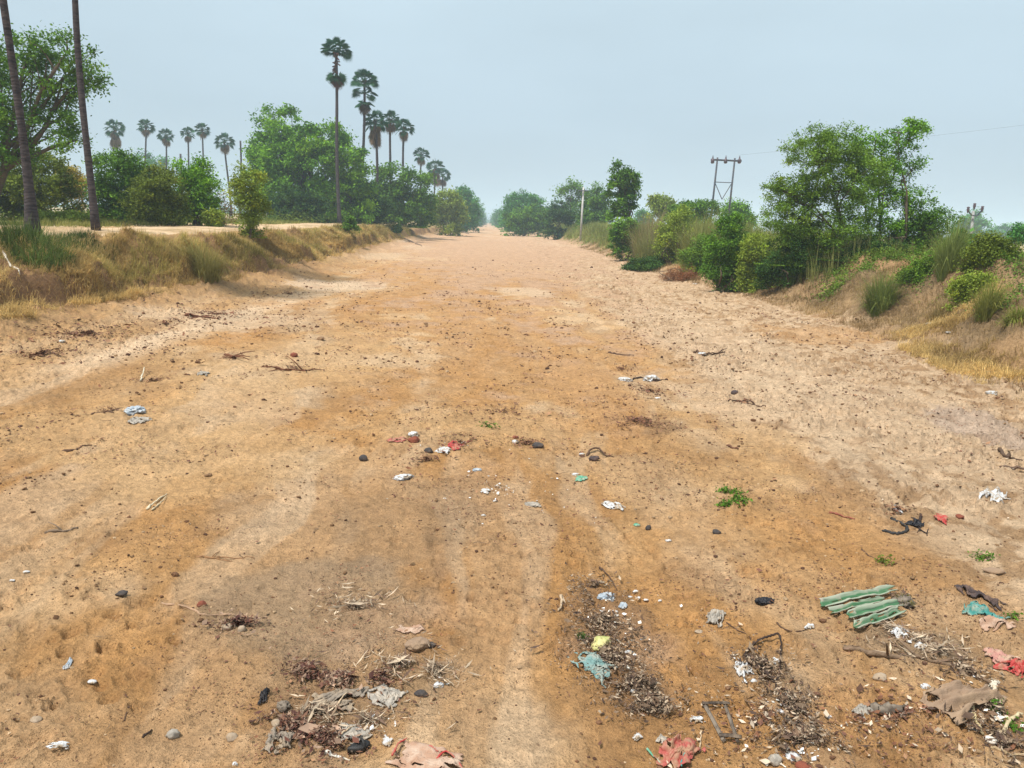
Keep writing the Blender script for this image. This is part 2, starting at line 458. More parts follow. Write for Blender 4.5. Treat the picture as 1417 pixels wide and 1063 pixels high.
def build_ground():
    ui = np.linspace(-0.80, 0.80, 860)
    d = [-40, -25, -15, -8, -4, -2, 0, 0.8, 1.4, 1.8]
    y = 2.1
    while y < 1620:
        d.append(y); y += max(0.011, y * (0.0052 if y < 40 else 0.012))
    d = np.array(d); w = np.maximum(d, 3.0)
    t = np.linspace(0, 1, 26)[1:] ** 2.2
    D = np.repeat(d[:, None], len(ui), 1); Xi = ui[None] * w[:, None]
    ex = np.maximum(1620 - 0.80 * w, 160)[:, None] * t[None]
    X = np.concatenate([(-0.80 * w[:, None] - ex)[:, ::-1], Xi, 0.80 * w[:, None] + ex], 1)
    Y = np.repeat(d[:, None], X.shape[1], 1)
    Z = hz(X, Y)
    # hoof and foot prints pressed into the bed
    r = np.random.default_rng(5)
    nr, nc = X.shape
    for _ in range(4200):
        yy = 2.4 * (16 / 2.4) ** r.random(); xx = r.uniform(-6.5, 7.5)
        if vn(xx / 1.1, yy / 1.6, 77) < 0.42: continue
        if abs(xx) > 0.8 * yy: continue
        R = r.uniform(0.025, 0.07); el = r.uniform(1.0, 1.8); a = r.uniform(0, PI)
        j0, j1 = np.searchsorted(d, [yy - 4 * R, yy + 4 * R])
        i0, i1 = 25 + np.searchsorted(ui, [(xx - 4 * R) / yy - 0.002, (xx + 4 * R) / yy + 0.002])
        if j1 <= j0 or i1 <= i0: continue
        dx = X[j0:j1, i0:i1] - xx; dy = Y[j0:j1, i0:i1] - yy
        p = dx * math.cos(a) + dy * math.sin(a); q = (-dx * math.sin(a) + dy * math.cos(a)) * el
        rr = np.sqrt(p * p + q * q) / R
        Z[j0:j1, i0:i1] += r.uniform(0.010, 0.03) * (-np.exp(-rr ** 4) + 0.55 * np.exp(-((rr - 1.35) / 0.3) ** 2))
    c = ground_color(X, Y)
    mb = MB()
    idx = np.arange(nr * nc).reshape(nr, nc)
    q = np.stack([idx[:-1, :-1], idx[:-1, 1:], idx[1:, 1:], idx[1:, :-1]], -1).reshape(-1, 4)
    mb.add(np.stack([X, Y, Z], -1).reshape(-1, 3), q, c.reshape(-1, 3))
    o = mb.build('ground', ground_mat(), smooth=True)
    tag(o, kind='structure')


build_ground()


# dirt track along the top of the left bank, a sheet just over the ground
def build_path():
    ys = np.concatenate([np.arange(-20, 8, 1.0), np.arange(8, 60, 0.2), np.arange(60, 420, 1.5), np.arange(420, 1500, 6.0)])
    tl, _ = toes(ys)
    k = np.linspace(0, 1, 22)
    a = 3.95 + 0.5 * (fbm(ys / 2.2, ys * 0, 201, 3) - 0.5); b = 7.0 + 0.8 * (fbm(ys / 3, ys * 0, 203, 3) - 0.5)
    S = a[:, None] + (b - a)[:, None] * k[None]
    X = tl[:, None] - S; Y = np.repeat(ys[:, None], len(k), 1)
    Z = hz(X, Y) + 0.012 + 0.06 * np.sin(k[None] * PI)
    Z[:, 0] -= 0.05; Z[:, -1] -= 0.05
    n = fbm(X / 1.2, Y / 2.5, 205, 4)
    c = lerp(C(0.40, 0.275, 0.155), C(0.52, 0.375, 0.235), sm(0.35, 0.65, n))
    c = lerp(c, C(0.27, 0.19, 0.10), 0.6 * sm(0.55, 0.7, fbm(X / 0.5, Y / 0.9, 207, 4)))
    idx = np.arange(X.size).reshape(X.shape)
    q = np.stack([idx[:-1, :-1], idx[1:, :-1], idx[1:, 1:], idx[:-1, 1:]], -1).reshape(-1, 4)
    mb = MB(); mb.add(np.stack([X, Y, Z], -1).reshape(-1, 3), q, c.reshape(-1, 3))
    o = mb.build('path', attr_mat('path_dust', rough=0.95, nscale=5, namt=0.2, bump=0.6, bscale=30, spec=0.1), smooth=True)
    tag(o, kind='structure')


build_path()


# pale pond in the field beyond the right bank
def build_pond():
    c = W(1412, 364, 40)
    mb = MB(); th = np.linspace(0, 2 * PI, 41)[:-1]
    zz = max(hz1(c[0] + 10 * math.cos(t), c[1] + 3.5 * math.sin(t)) for t in th) + 0.03
    ring = np.stack([c[0] + 3 + 6.5 * np.cos(th) * (1 + 0.1 * np.sin(3 * th)), c[1] + 3.5 * np.sin(th), np.full(40, zz)], -1)
    mb.add(np.concatenate([ring, [[c[0] + 3, c[1], zz]]]), np.stack([np.arange(40), (np.arange(40) + 1) % 40, np.full(40, 40)], -1))
    m, nt, b, N, L = nodes('pond_water')
    b.inputs['Base Color'].default_value = (0.25, 0.32, 0.36, 1); b.inputs['Roughness'].default_value = 0.08
    n = N('ShaderNodeTexNoise'); n.inputs['Scale'].default_value = 4
    bp = N('ShaderNodeBump'); bp.inputs['Strength'].default_value = 0.1; L(n.outputs['Fac'], bp.inputs['Height']); L(bp.outputs['Normal'], b.inputs['Normal'])
    tag(mb.build('water', m), kind='structure')


build_pond()
# ------------------------------------------------------------------ foliage
def leaf_quads(mb, cen, size, aspect, cols, r, up=0.35, droop=0.0):
    n = len(cen)
    nrm = r.normal(size=(n, 3)); nrm[:, 2] = np.abs(nrm[:, 2]) + up; nrm /= np.linalg.norm(nrm, axis=1)[:, None]
    t = r.normal(size=(n, 3)); t[:, 2] -= droop
    t -= nrm * (t * nrm).sum(1)[:, None]; t /= np.linalg.norm(t, axis=1)[:, None] + 1e-9
    b = np.cross(nrm, t)
    L = size * r.uniform(0.5, 1.5, n)[:, None]; Wd = L * aspect
    v = np.stack([cen - t * L * .5, cen + b * Wd * .5 + t * L * .05, cen + t * L * .5, cen - b * Wd * .5 + t * L * .05], 1).reshape(-1, 3)
    f = np.arange(4 * n).reshape(n, 4)
    mb.add(v, f, np.repeat(cols, 4, 0))


def wobble_path(a, b, n, amp, r, sag=0.0):
    t = np.linspace(0, 1, n)[:, None]
    p = a[None] * (1 - t) + b[None] * t
    w = np.cumsum(r.normal(size=(n, 3)), 0); w -= w[0]; w -= w[-1] * t
    p = p + w * amp * np.linalg.norm(b - a) / max(n, 1)
    p[:, 2] += sag * np.sin(t[:, 0] * PI) * np.linalg.norm(b - a)
    return p


DENSE = 2.3
GREEN = {  # dark, light
    'mid': (C(0.024, 0.078, 0.008), C(0.135, 0.275, 0.024)),
    'dark': (C(0.016, 0.048, 0.010), C(0.058, 0.130, 0.020)),
    'bright': (C(0.030, 0.110, 0.006), C(0.200, 0.400, 0.024)),
    'fresh': (C(0.045, 0.105, 0.010), C(0.175, 0.300, 0.034)),
    'olive': (C(0.048, 0.078, 0.010), C(0.160, 0.215, 0.024)),
    'yellow': (C(0.20, 0.17, 0.025), C(0.40, 0.33, 0.06)),
    'lime': (C(0.10, 0.15, 0.016), C(0.26, 0.35, 0.05)),
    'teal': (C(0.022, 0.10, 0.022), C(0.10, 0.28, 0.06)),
    'rust': (C(0.14, 0.055, 0.025), C(0.26, 0.12, 0.055)),
    'brown': (C(0.13, 0.09, 0.035), C(0.26, 0.19, 0.08)),
}


def tree(name, label, cat, u, d, lobes, nclump, nleaf, leaf, green, base=None, trunk_r=0.12, stems=1, clump_r=0.42, group=None, seed=0, aspect=0.5,
         limb=True, bark=C(0.12, 0.09, 0.065), hollow=0.35, v0=None, droop=0.0, skirt=None):
    """lobes: (u, v, ru, rv [, depth shift]) in photo pixels at distance d -> ellipsoids of real size round the trunk"""
    r = np.random.default_rng(seed + 1000)
    g0 = W(u, 300, d)
    foot = np.array([g0[0], d, hz1(g0[0], d) - 0.05])
    if v0 is not None:       # stands where the pixel row says, at its own distance
        foot, _ = P(u, v0); d = foot[1]
    m = d / F * 1.02
    E = []
    for lb in lobes:
        dd = lb[4] if len(lb) > 4 else r.uniform(-0.35, 0.35) * lb[2] * m
        c = W(lb[0], lb[1], d); k = (d + dd) / d
        c = np.array([c[0], d + dd, c[2]])
        E.append((c, np.array([lb[2] * m, (lb[2] * 0.5 + lb[3] * 0.5) * m, lb[3] * m])))
    vol = np.array([e[1][0] * e[1][2] for e in E]); vol = vol / vol.sum()
    root = empty(name, foot, label, cat, group)
    if skirt is None:
        skirt = {'broad_tree': 0.0, 'thin_tree': 0.12, 'open_tree': 0.12, 'upright_tree': 0.1, 'sapling': 0.1, 'yellow_tree': 0.05, 'domed_tree': 0.3}.get(name, 0.34)
    crown = MB(); wood = MB()
    g1, g2 = GREEN[green]
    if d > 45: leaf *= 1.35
    cl = []; owner = []
    for i in range(nclump):
        k = r.choice(len(E), p=vol)
        dv = r.normal(size=3); dv /= np.linalg.norm(dv)
        rad = (hollow + (1 - hollow) * r.random() ** 0.5) * r.uniform(0.85, 1.08)
        p = E[k][0] + E[k][1] * dv * rad
        gz = hz1(p[0], p[1]) + 0.05
        if r.random() < skirt: p[2] = gz + (p[2] - gz) * r.random() ** 0.8
        if p[2] < gz: p[2] = gz + abs(r.normal()) * 0.15
        cl.append(p); owner.append(k)
    cl = np.array(cl)
    per = r.poisson(DENSE * nleaf / nclump * r.uniform(0.45, 1.6, nclump)) + 2
    cid = np.repeat(np.arange(nclump), per)
    rr = clump_r * r.uniform(0.6, 1.25, nclump)[cid]
    off = r.normal(size=(len(cid), 3)) * rr[:, None] * np.array([0.55, 0.55, 0.38])
    cen = cl[cid] + off
    cen[:, 2] = np.maximum(cen[:, 2], foot[2] + 0.03)
    tone = (r.beta(1.3, 1.3, nclump)[cid] * 0.7 + r.random(len(cid)) * 0.3)
    cols = lerp(g1, g2, tone) * np.array([1.18, 1.14, 1.0]) * r.uniform(0.85, 1.15, (len(cid), 1))
    young = r.random(nclump)[cid] > 0.9
    cols[young] = cols[young] * np.array([1.5, 1.3, 1.0])
    leaf_quads(crown, cen - foot, leaf, aspect, cols, r, droop=droop)
    # wood
    if limb:
        top = np.mean([e[0] for e in E], 0)
        for s in range(stems):
            f0 = foot + np.array([r.normal() * 0.12 * (stems > 1), r.normal() * 0.12 * (stems > 1), -0.05])
            fork = foot * 0.55 + top * 0.45 + r.normal(size=3) * np.array([0.2, 0.2, 0.1]) * (1 + (stems > 1))
            pth = wobble_path(f0, fork, 7, 0.16, r)
            wood.tube(pth - foot, np.linspace(trunk_r * 1.25, trunk_r * 0.7, 7), 8, bark * r.uniform(0.8, 1.2))
            for k, (c, e) in enumerate(E):
                if stems > 1 and k % stems != s: continue
                b = wobble_path(fork, c + r.normal(size=3) * e * 0.2, 6, 0.25, r, 0.05)
                wood.tube(b - foot, np.linspace(trunk_r * 0.6, trunk_r * 0.25, 6), 6, bark)
                mine = [i for i in range(nclump) if owner[i] == k]
                for i in mine[:max(6, int(26 * vol[k]))]:
                    s0 = b[r.integers(2, 6)]
                    tw = wobble_path(s0, cl[i], 5, 0.3, r, 0.04)
                    wood.tube(tw - foot, np.linspace(trunk_r * 0.24, trunk_r * 0.05, 5), 4, bark)
        wood.build('trunk', M_BARK, root, smooth=True)
    crown.build('crown', M_LEAF, root)
    return root


def blades(mb, base, h, az, lean, wid, cols, r, curve=0.6):
    """grass blades: base (n,3), height, azimuth, lean, width"""
    n = len(base)
    dx = np.stack([np.cos(az), np.sin(az), np.zeros(n)], -1)
    sd = np.stack([-np.sin(az), np.cos(az), np.zeros(n)], -1)
    up = np.array([0, 0, 1.0])
    p1 = base + up * (h * 0.55 * np.cos(lean * 0.6))[:, None] + dx * (h * 0.55 * np.sin(lean * 0.6))[:, None]
    l2 = np.minimum(lean * (1 + curve), 2.4)
    p2 = p1 + up * (h * 0.5 * np.cos(l2))[:, None] + dx * (h * 0.5 * np.sin(l2))[:, None]
    w = sd * wid[:, None] * 0.5
    v = np.stack([base - w, base + w, p1 + w * 0.8, p1 - w * 0.8, p2], 1).reshape(-1, 3)
    i = np.arange(n)[:, None] * 5
    mb.add(v, [i + np.array([[0, 1, 2, 3]]), i + np.array([[3, 2, 4]])], np.repeat(cols, 5, 0))


def tussock(name, label, u, v, wpx, hpx, c1, c2, n=420, group=None, seed=0, spread=0.35, d=None, cat='grass tuft', wid=0.012, foot_r=0.22):
    r = np.random.default_rng(seed + 50)
    if d is None:
        foot, m = P(u, v)
    else:
        q = W(u, v, d); foot = np.array([q[0], d, hz1(q[0], d)]); m = d / F
    hh = hpx * m; rad = wpx * m / 2
    a = r.uniform(0, 2 * PI, n); rr = np.sqrt(r.random(n)) * rad * foot_r * 2
    base = np.stack([np.cos(a) * rr, np.sin(a) * rr, np.zeros(n)], -1)
    base[:, 2] = hz(base[:, 0] + foot[0], base[:, 1] + foot[1]) - foot[2] - 0.03
    az = a + r.normal(0, 0.7, n)
    lean = np.clip(r.gamma(2.0, spread * 0.5, n) + spread * 0.5 * rr / (rad * foot_r * 2 + 1e-6), 0, 1.5)
    h = hh * r.uniform(0.55, 1.15, n)
    cols = lerp(c1, c2, r.beta(1.6, 1.6, n))
    mb = MB(); blades(mb, base, h, az, lean, wid * r.uniform(0.6, 1.4, n), cols, r)
    o = mb.build(name, M_GRASS); o.location = foot
    return tag(o, label, cat, group)


# ------------------------------------------------------------------ palms
def fan(mb, hub, axis, upv, R, col, r, nseg=17, span=4.1, fold=0.25, sag=0.2):
    axis = axis / np.linalg.norm(axis)
    side = np.cross(axis, upv); side /= np.linalg.norm(side) + 1e-9
    nn = np.cross(side, axis)
    for k in range(nseg):
        a = (k / (nseg - 1) - 0.5) * span
        dr = axis * math.cos(a) + side * math.sin(a)
        lat = -axis * math.sin(a) + side * math.cos(a)
        ln = R * (0.75 + 0.25 * math.cos(a * 0.5)) * r.uniform(0.9, 1.05)
        f = nn * fold * abs(math.sin(a / 2)) * ln
        wv = lat * ln * 0.5 * math.tan(span / (nseg - 1) / 2) * 2.0 * 0.95
        g = np.array([0, 0, -sag * ln])
        v = np.array([hub, hub + dr * ln * .55 - wv * .55 + f * .5 + g * .2, hub + dr * ln + f + g, hub + dr * ln * .55 + wv * .55 + f * .5 + g * .2 + nn * ln * 0.03])
        mb.add(v, np.array([[0, 1, 2], [0, 2, 3]]), col * r.uniform(0.85, 1.15))


def palm(label, u, vb, vt, d, crown=1.0, style='round', seed=0, group=None, trunk_r=0.16, lean=0.0, green=None, flare=1.5, ubase=None, topless=False):
    r = np.random.default_rng(seed + 300)
    b = W(ubase if ubase is not None else u, vb, d); zb = hz1(b[0], d)
    foot = np.array([b[0], d, zb - 0.1])
    top = W(u, vt, d)
    root = empty('palm_tree', foot, label, 'palm tree', group)
    R = 0.86 * crown
    topz = top.copy()
    hgt = topz[2] - foot[2] - (0 if topless else (1.35 * R))
    n = 16; t = np.linspace(0, 1, n)
    cx = (topz[0] - foot[0])
    pts = np.stack([cx * (t ** 0.9 if ubase is None else np.minimum(1, t * 1.0)) + 0.10 * np.sin(t * 5 + seed), 0.15 * np.sin(t * 3 + seed * 2), t * hgt], -1)
    rad = trunk_r * (1 - 0.3 * t) * (1 + (flare - 1) * np.exp(-t * hgt / 0.7)) * (1 + 0.03 * np.sin(t * 40))
    tr = MB(); tr.tube(pts, rad, 14, C(0.5, 0.5, 0.5)); tr.build('trunk', M_PBARK, root, smooth=True)
    if topless:
        return root
    hub = pts[-1]
    g1, g2 = green or (C(0.012, 0.058, 0.030), C(0.045, 0.135, 0.060))
    cr = MB(); dead = MB(); pet = MB()

    def frond(el, az, hb, col, mbx, pl=1.0, rr=None, sag=0.25):
        rr = rr or R * 0.74
        ax = np.array([math.cos(el) * math.cos(az), math.cos(el) * math.sin(az), math.sin(el)])
        h2 = hb + ax * pl * R
        mbx.tube(np.array([hb, hb + ax * pl * R * 0.5 + [0, 0, 0.03], h2]), np.array([0.035, 0.022, 0.015]), 4, col * 0.9)
        a2 = ax + np.array([0, 0, -0.25]); upv = np.array([0, 0, 1.0]) if abs(ax[2]) < 0.9 else np.array([math.cos(az + 1), math.sin(az + 1), 0.2])
        # blades of the fan turn this way and that
        tw = r.normal(0, 0.5)
        side = np.cross(a2, upv); upv = upv * math.cos(tw) + side * math.sin(tw)
        fan(mbx, h2, a2, upv, rr * r.uniform(0.85, 1.1), col, r, sag=sag)

    spec = {'round': [(1.25, 3), (0.8, 5), (0.38, 6), (-0.05, 6), (-0.5, 4)], 'flat': [(1.1, 5), (0.6, 9), (0.22, 11), (0.02, 6)],
            'tall': [(1.2, 5), (0.7, 8), (0.25, 8), (-0.15, 6)], 'loose': [(1.25, 3), (0.75, 6), (0.3, 6), (-0.15, 6), (-0.6, 5)]}[style]
    off = r.uniform(0, 6)
    for el, k in spec:
        for i in range(k):
            frond(el + r.normal(0, 0.1), off + i * 2 * PI / k + r.normal(0, 0.15), hub, lerp(g1, g2, np.array(r.random())), cr)
        off += 0.7
    tan1, tan2 = C(0.13, 0.085, 0.05), C(0.27, 0.19, 0.12)
    if style == 'flat':       # bare neck of old stalks, then a lower skirt of green and brown leaves
        for i in range(26):
            z = r.uniform(-1.9, -0.1) * R; az = r.uniform(0, 6.28)
            p = hub + [0, 0, z]; q = p + np.array([math.cos(az) * 0.34, math.sin(az) * 0.34, r.uniform(-0.25, 0.2)])
            dead.tube(np.array([p, (p + q) / 2 + [0, 0, .05], q]), np.array([0.07, 0.06, 0.05]), 5, C(0.13, 0.05, 0.035) * r.uniform(0.7, 1.3))
        h2 = hub - [0, 0, 2.3 * R]
        for i in range(15):
            frond(r.uniform(-0.55, 0.15), i * 2.4, h2, lerp(g1, g2, np.array(r.random())) * [1.5, 1.3, 1.2], cr, pl=0.35, rr=R * 0.8)
        for i in range(7):
            frond(r.uniform(-1.5, -1.0), r.normal(5.6, 0.7), h2, lerp(C(.12, .05, .04), C(.2, .1, .08), np.array(r.random())), dead, pl=0.4, rr=R * 0.75)
    elif style == 'tall':
        for j, (zz, k) in enumerate(((1.1, 9), (2.1, 8))):
            h2 = hub - [0, 0, zz * R]
            for i in range(k):
                frond(r.uniform(-0.6, 0.35), i * 6.28 / k + j + r.normal(0, .2), h2, lerp(g1, g2, np.array(r.random())), cr, pl=0.8 - 0.25 * j)
        for i in range(8):
            frond(r.uniform(-1.4, -0.9), i * 0.8, hub - [0, 0, 2.3 * R], lerp(tan1, tan2, np.array(r.random())) * 0.6, dead, pl=0.3, rr=R * .8)
    else:
        for i in range(9 if style == 'round' else 18):
            frond(r.uniform(-1.45, -0.85), i * 2.4 + r.normal(0, .2), hub - [0, 0, r.uniform(0.1, 0.7 if style == 'round' else 2.0) * R], lerp(tan1, tan2, np.array(r.random())), dead, pl=0.45, rr=R * 0.8, sag=0.5)
    for i in range(18):
        az = r.uniform(0, 6.28); p = hub + [0, 0, r.uniform(-0.5, 0.1)]
        q = p + np.array([math.cos(az) * 0.25, math.sin(az) * 0.25, 0.25])
        pet.tube(np.array([p, q]), np.array([0.06, 0.03]), 4, C(0.10, 0.07, 0.05))
    cr.build('crown', M_PALM, root); dead.build('dead_fronds', M_PALM, root); pet.build('stalk_stubs', M_BARK, root)
    return root


DP = C(0.018, 0.06, 0.035), C(0.05, 0.12, 0.055)
palm('dark tall palm trunk running out of the picture, standing in green tuft on bank edge', -24, 331, -420, 19.0, 1.2, seed=1, trunk_r=0.092, flare=2.6, ubase=36)
palm('slender dark palm trunk running out of the picture, beside the sandy track by yellow tree', 88, 313, -330, 24.0, 1.2, seed=2, trunk_r=0.10, flare=1.5, ubase=131)
palm('tallest palm with flat crown, bare neck and lower skirt of leaves', 463, 305, 52, 70, 1.0, 'flat', seed=3, ubase=470)
palm('tall palm with three tiers of fronds just past the flat crowned palm', 504, 303, 97, 78, 1.0, 'tall', seed=4, ubase=500)
palm('palm with shaggy tan skirt of dead fronds below dark crown, pale trunk', 520, 303, 153, 82, 0.95, 'loose', seed=5, ubase=522)
palm('slim palm between the shaggy skirted palm and the rounder crowned one', 541, 303, 153, 90, 0.9, 'round', seed=6, ubase=537)
palm('round crowned palm at the far end of the roadside palm row, bluish dark', 560, 303, 165, 96, 0.95, 'round', seed=7, ubase=556)
DG = 'palms standing far off across the fields'
palm('hazy loose crowned palm standing behind the big open tree', 157, 290, 165, 118, 1.1, 'loose', seed=8, trunk_r=0.17)
palm('far palm with open dark tuft and mauve skirt, first in the row of five', 200, 290, 165, 125, 1.0, 'round', seed=9)
palm('far short palm with wide crown, second in the row of five', 229, 290, 178, 128, 1.0, 'round', seed=10)
palm('far palm with narrow crown close beside a taller twin', 260, 292, 176, 128, 0.85, 'round', seed=11)
palm('far taller twin palm with ragged crown, fourth in the row of five', 280, 293, 170, 130, 0.95, 'round', seed=12)
palm('far palm with big round blue green crown and leaning thin trunk by the dead pole', 311, 294, 184, 120, 1.1, 'round', seed=13, ubase=319, green=(C(0.02, .07, .05), C(.06, .14, .08)))
palm('hazy palm rising from the canal side trees past the last roadside palm', 583, 303, 204, 125, 1.0, 'round', seed=14)
palm('pale hazy palm with drooping fronds amid the farthest palm group', 602, 303, 220, 140, 1.25, 'loose', seed=15)
palm('faint hazy palm with round crown at the end of the farthest palm group', 612, 304, 233, 150, 1.2, 'round', seed=16)
palm('bare dead palm pole without crown beside the big domed tree', 333, 300, 195, 100, seed=17, topless=True, trunk_r=0.14, flare=1.1)
palm('short bare palm stump pole far off below the twin palms', 250, 295, 213, 120, seed=18, topless=True, trunk_r=0.2, flare=1.1)

# ------------------------------------------------------------------ trees, left side
tree('broad_tree', 'big open leafy tree with long drooping limb behind the two palm trunks', 'tree', -25, 30,
     [(-40, 120, 70, 70), (35, 85, 38, 38), (80, 68, 40, 26), (75, 115, 48, 38), (118, 105, 28, 34), (20, 160, 60, 45), (80, 165, 38, 28), (10, 215, 50, 26), (95, 195, 28, 14), (-60, 210, 70, 50)],
     420, 15000, 0.115, 'mid', trunk_r=0.17, clump_r=0.36, seed=1, hollow=0.2)
tree('dense_tree', 'low dark dense tree under the big open tree, behind both palm trunks', 'tree', 50, 35,
     [(25, 255, 50, 36), (75, 258, 38, 34), (40, 225, 40, 22), (5, 265, 40, 30)], 200, 10000, 0.12, 'olive', trunk_r=0.10, clump_r=0.36, seed=2, stems=3)
tree('yellow_tree', 'small tree with yellow leaves and thin trunk beside slender palm trunk', 'tree', 104, 42,
     [(98, 250, 17, 20), (110, 262, 12, 16), (90, 265, 14, 14)], 90, 4200, 0.10, 'yellow', trunk_r=0.06, clump_r=0.3, seed=3, stems=2)
tree('dense_tree', 'dark evergreen bushy tree directly past the slender palm trunk', 'tree', 172, 36,
     [(165, 250, 32, 36), (150, 275, 24, 30), (190, 280, 32, 30), (165, 230, 22, 20), (185, 240, 22, 22)], 230, 11500, 0.11, 'mid', trunk_r=0.10, clump_r=0.36, seed=4, stems=2)
tree('bushy_tree', 'olive green bushy tree between dark evergreen and bright green thin tree', 'tree', 225, 34,
     [(222, 262, 28, 30), (205, 282, 30, 26), (238, 285, 24, 24), (215, 240, 16, 14)], 240, 12000, 0.10, 'olive', trunk_r=0.08, clump_r=0.32, seed=5, stems=3)
tree('thin_tree', 'bright green airy tree with visible thin stems, below the twin far palms', 'tree', 270, 36,
     [(258, 245, 20, 20), (280, 262, 24, 24), (262, 278, 20, 20), (292, 282, 12, 18), (275, 232, 12, 10)], 150, 6500, 0.11, 'bright', trunk_r=0.07, clump_r=0.34, seed=6, stems=3)
tree('shrub', 'low lime green shrub on the far edge of sandy track by slender palm trunk', 'shrub', 92, 31, [(92, 305, 34, 12), (60, 309, 22, 8), (120, 306, 18, 8)], 130, 5200, 0.09, 'lime', clump_r=0.22, seed=7, limb=False)
tree('shrub', 'small lime shrub at the foot of the bright airy tree', 'shrub', 296, 35, [(296, 302, 12, 12)], 40, 1500, 0.09, 'lime', clump_r=0.22, seed=8, limb=False)
tree('shrub', 'dry grey twiggy shrub at the bend of the track beside the thorny sapling', 'shrub', 312, 38, [(312, 280, 13, 16), (318, 295, 10, 10)], 26, 300, 0.08, 'brown', trunk_r=0.06, stems=3, clump_r=0.3, seed=9)
tree('sapling', 'upright yellowish green sapling growing on the edge of grassy bank', 'sapling', 345, 33,
     [(347, 250, 20, 16), (342, 272, 22, 20), (358, 285, 12, 14), (345, 300, 10, 16), (345, 322, 14, 9), (335, 235, 8, 8)], 130, 4200, 0.085, 'lime', trunk_r=0.045, clump_r=0.24, seed=10, v0=330)
tree('domed_tree', 'large bright domed tree behind the flat crowned palm', 'tree', 425, 76,
     [(400, 190, 46, 34), (385, 215, 42, 36), (440, 195, 44, 30), (480, 225, 30, 40), (420, 235, 60, 45), (400, 270, 45, 32), (470, 265, 38, 34), (365, 240, 24, 26), (430, 285, 50, 18), (500, 260, 20, 34)],
     360, 36000, 0.19, 'bright', trunk_r=0.30, clump_r=0.72, seed=11, hollow=0.5)
tree('dense_tree', 'dark low tree in front of the domed tree, behind track', 'tree', 405, 69,
     [(400, 278, 24, 24), (425, 285, 26, 20), (380, 288, 18, 16)], 150, 6000, 0.16, 'dark', trunk_r=0.12, clump_r=0.5, seed=12, stems=2)
tree('dense_tree', 'dark tree filling the gap at the feet of the palm row', 'tree', 500, 80,
     [(500, 275, 24, 26), (520, 285, 20, 18), (480, 285, 20, 18)], 150, 6500, 0.19, 'dark', trunk_r=0.15, clump_r=0.6, seed=13, stems=2)
tree('dense_tree', 'wide dark tree behind the slim palm and round crowned palm', 'tree', 555, 88,
     [(545, 250, 26, 24), (575, 262, 24, 28), (535, 280, 24, 22), (560, 285, 30, 18), (588, 280, 14, 20)], 260, 11000, 0.21, 'mid', trunk_r=0.2, clump_r=0.66, seed=14)
tree('bushy_tree', 'pale lime bushy tree at canal edge where haze begins, past the palm row', 'tree', 618, 112,
     [(620, 280, 18, 17), (606, 293, 14, 14), (632, 295, 12, 14)], 150, 5200, 0.22, 'lime', trunk_r=0.1, clump_r=0.7, seed=15, stems=2)
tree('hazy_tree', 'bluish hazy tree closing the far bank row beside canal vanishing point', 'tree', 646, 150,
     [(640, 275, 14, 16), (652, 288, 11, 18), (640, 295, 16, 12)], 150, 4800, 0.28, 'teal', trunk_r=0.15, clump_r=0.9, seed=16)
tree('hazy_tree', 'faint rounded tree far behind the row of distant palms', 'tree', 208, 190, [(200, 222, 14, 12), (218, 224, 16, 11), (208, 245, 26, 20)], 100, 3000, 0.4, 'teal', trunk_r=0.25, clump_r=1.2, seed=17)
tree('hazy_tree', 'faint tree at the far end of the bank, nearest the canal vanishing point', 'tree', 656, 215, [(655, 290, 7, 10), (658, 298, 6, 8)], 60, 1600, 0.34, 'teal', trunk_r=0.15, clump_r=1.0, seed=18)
tree('shrub', 'small dark seedling with bare stem on bank slope, below the flat crowned palm', 'shrub', 485, 50, [(484, 308, 9, 7), (478, 312, 5, 5), (491, 313, 5, 5)], 30, 700, 0.10, 'mid', trunk_r=0.05, clump_r=0.2, seed=19, v0=330)
tree('shrub', 'tiny dark stump shrub on bank edge below the round crowned palm', 'shrub', 549, 80, [(549, 315, 5, 5)], 16, 350, 0.12, 'dark', trunk_r=0.05, clump_r=0.25, seed=20, v0=322)

# ------------------------------------------------------------------ trees, right side
tree('domed_tree', 'rounded blue green tree beside the far end of canal, right of vanishing point', 'tree', 728, 150,
     [(725, 282, 26, 18), (722, 295, 28, 18), (740, 292, 16, 18), (712, 285, 14, 16)], 240, 8000, 0.26, 'teal', trunk_r=0.25, clump_r=0.8, seed=31)
tree('bushy_tree', 'green bushy tree overhanging canal edge in front of the rounded blue green tree', 'tree', 725, 128,
     [(722, 302, 22, 15), (738, 300, 18, 17), (712, 308, 12, 9), (745, 310, 16, 9)], 170, 6000, 0.22, 'mid', trunk_r=0.14, clump_r=0.6, seed=32)
tree('hazy_tree', 'pale small hazy tree at the very end of the far bank beside the rounded one', 'tree', 699, 210, [(699, 302, 9, 9), (706, 298, 8, 10)], 70, 1800, 0.35, 'teal', trunk_r=0.15, clump_r=0.9, seed=33)
tree('bushy_tree', 'dark green bush beside white pole on the far bank', 'bush', 772, 108, [(770, 292, 14, 13), (784, 298, 16, 12), (762, 300, 10, 10)], 120, 4600, 0.2, 'dark', trunk_r=0.1, clump_r=0.6, seed=34, stems=2)
tree('open_tree', 'wispy open topped tree rising behind the white pole', 'tree', 792, 125, [(778, 262, 12, 7), (795, 260, 14, 9), (790, 280, 12, 10), (806, 268, 8, 8)], 60, 1500, 0.24, 'mid', trunk_r=0.14, clump_r=0.8, seed=35, hollow=0.1)
tree('dense_tree', 'mid green dense tree between white pole and the thin dark tree', 'tree', 826, 98, [(826, 272, 15, 16), (815, 290, 16, 16), (838, 290, 14, 16), (825, 300, 22, 10)], 170, 6500, 0.18, 'mid', trunk_r=0.14, clump_r=0.6, seed=36)
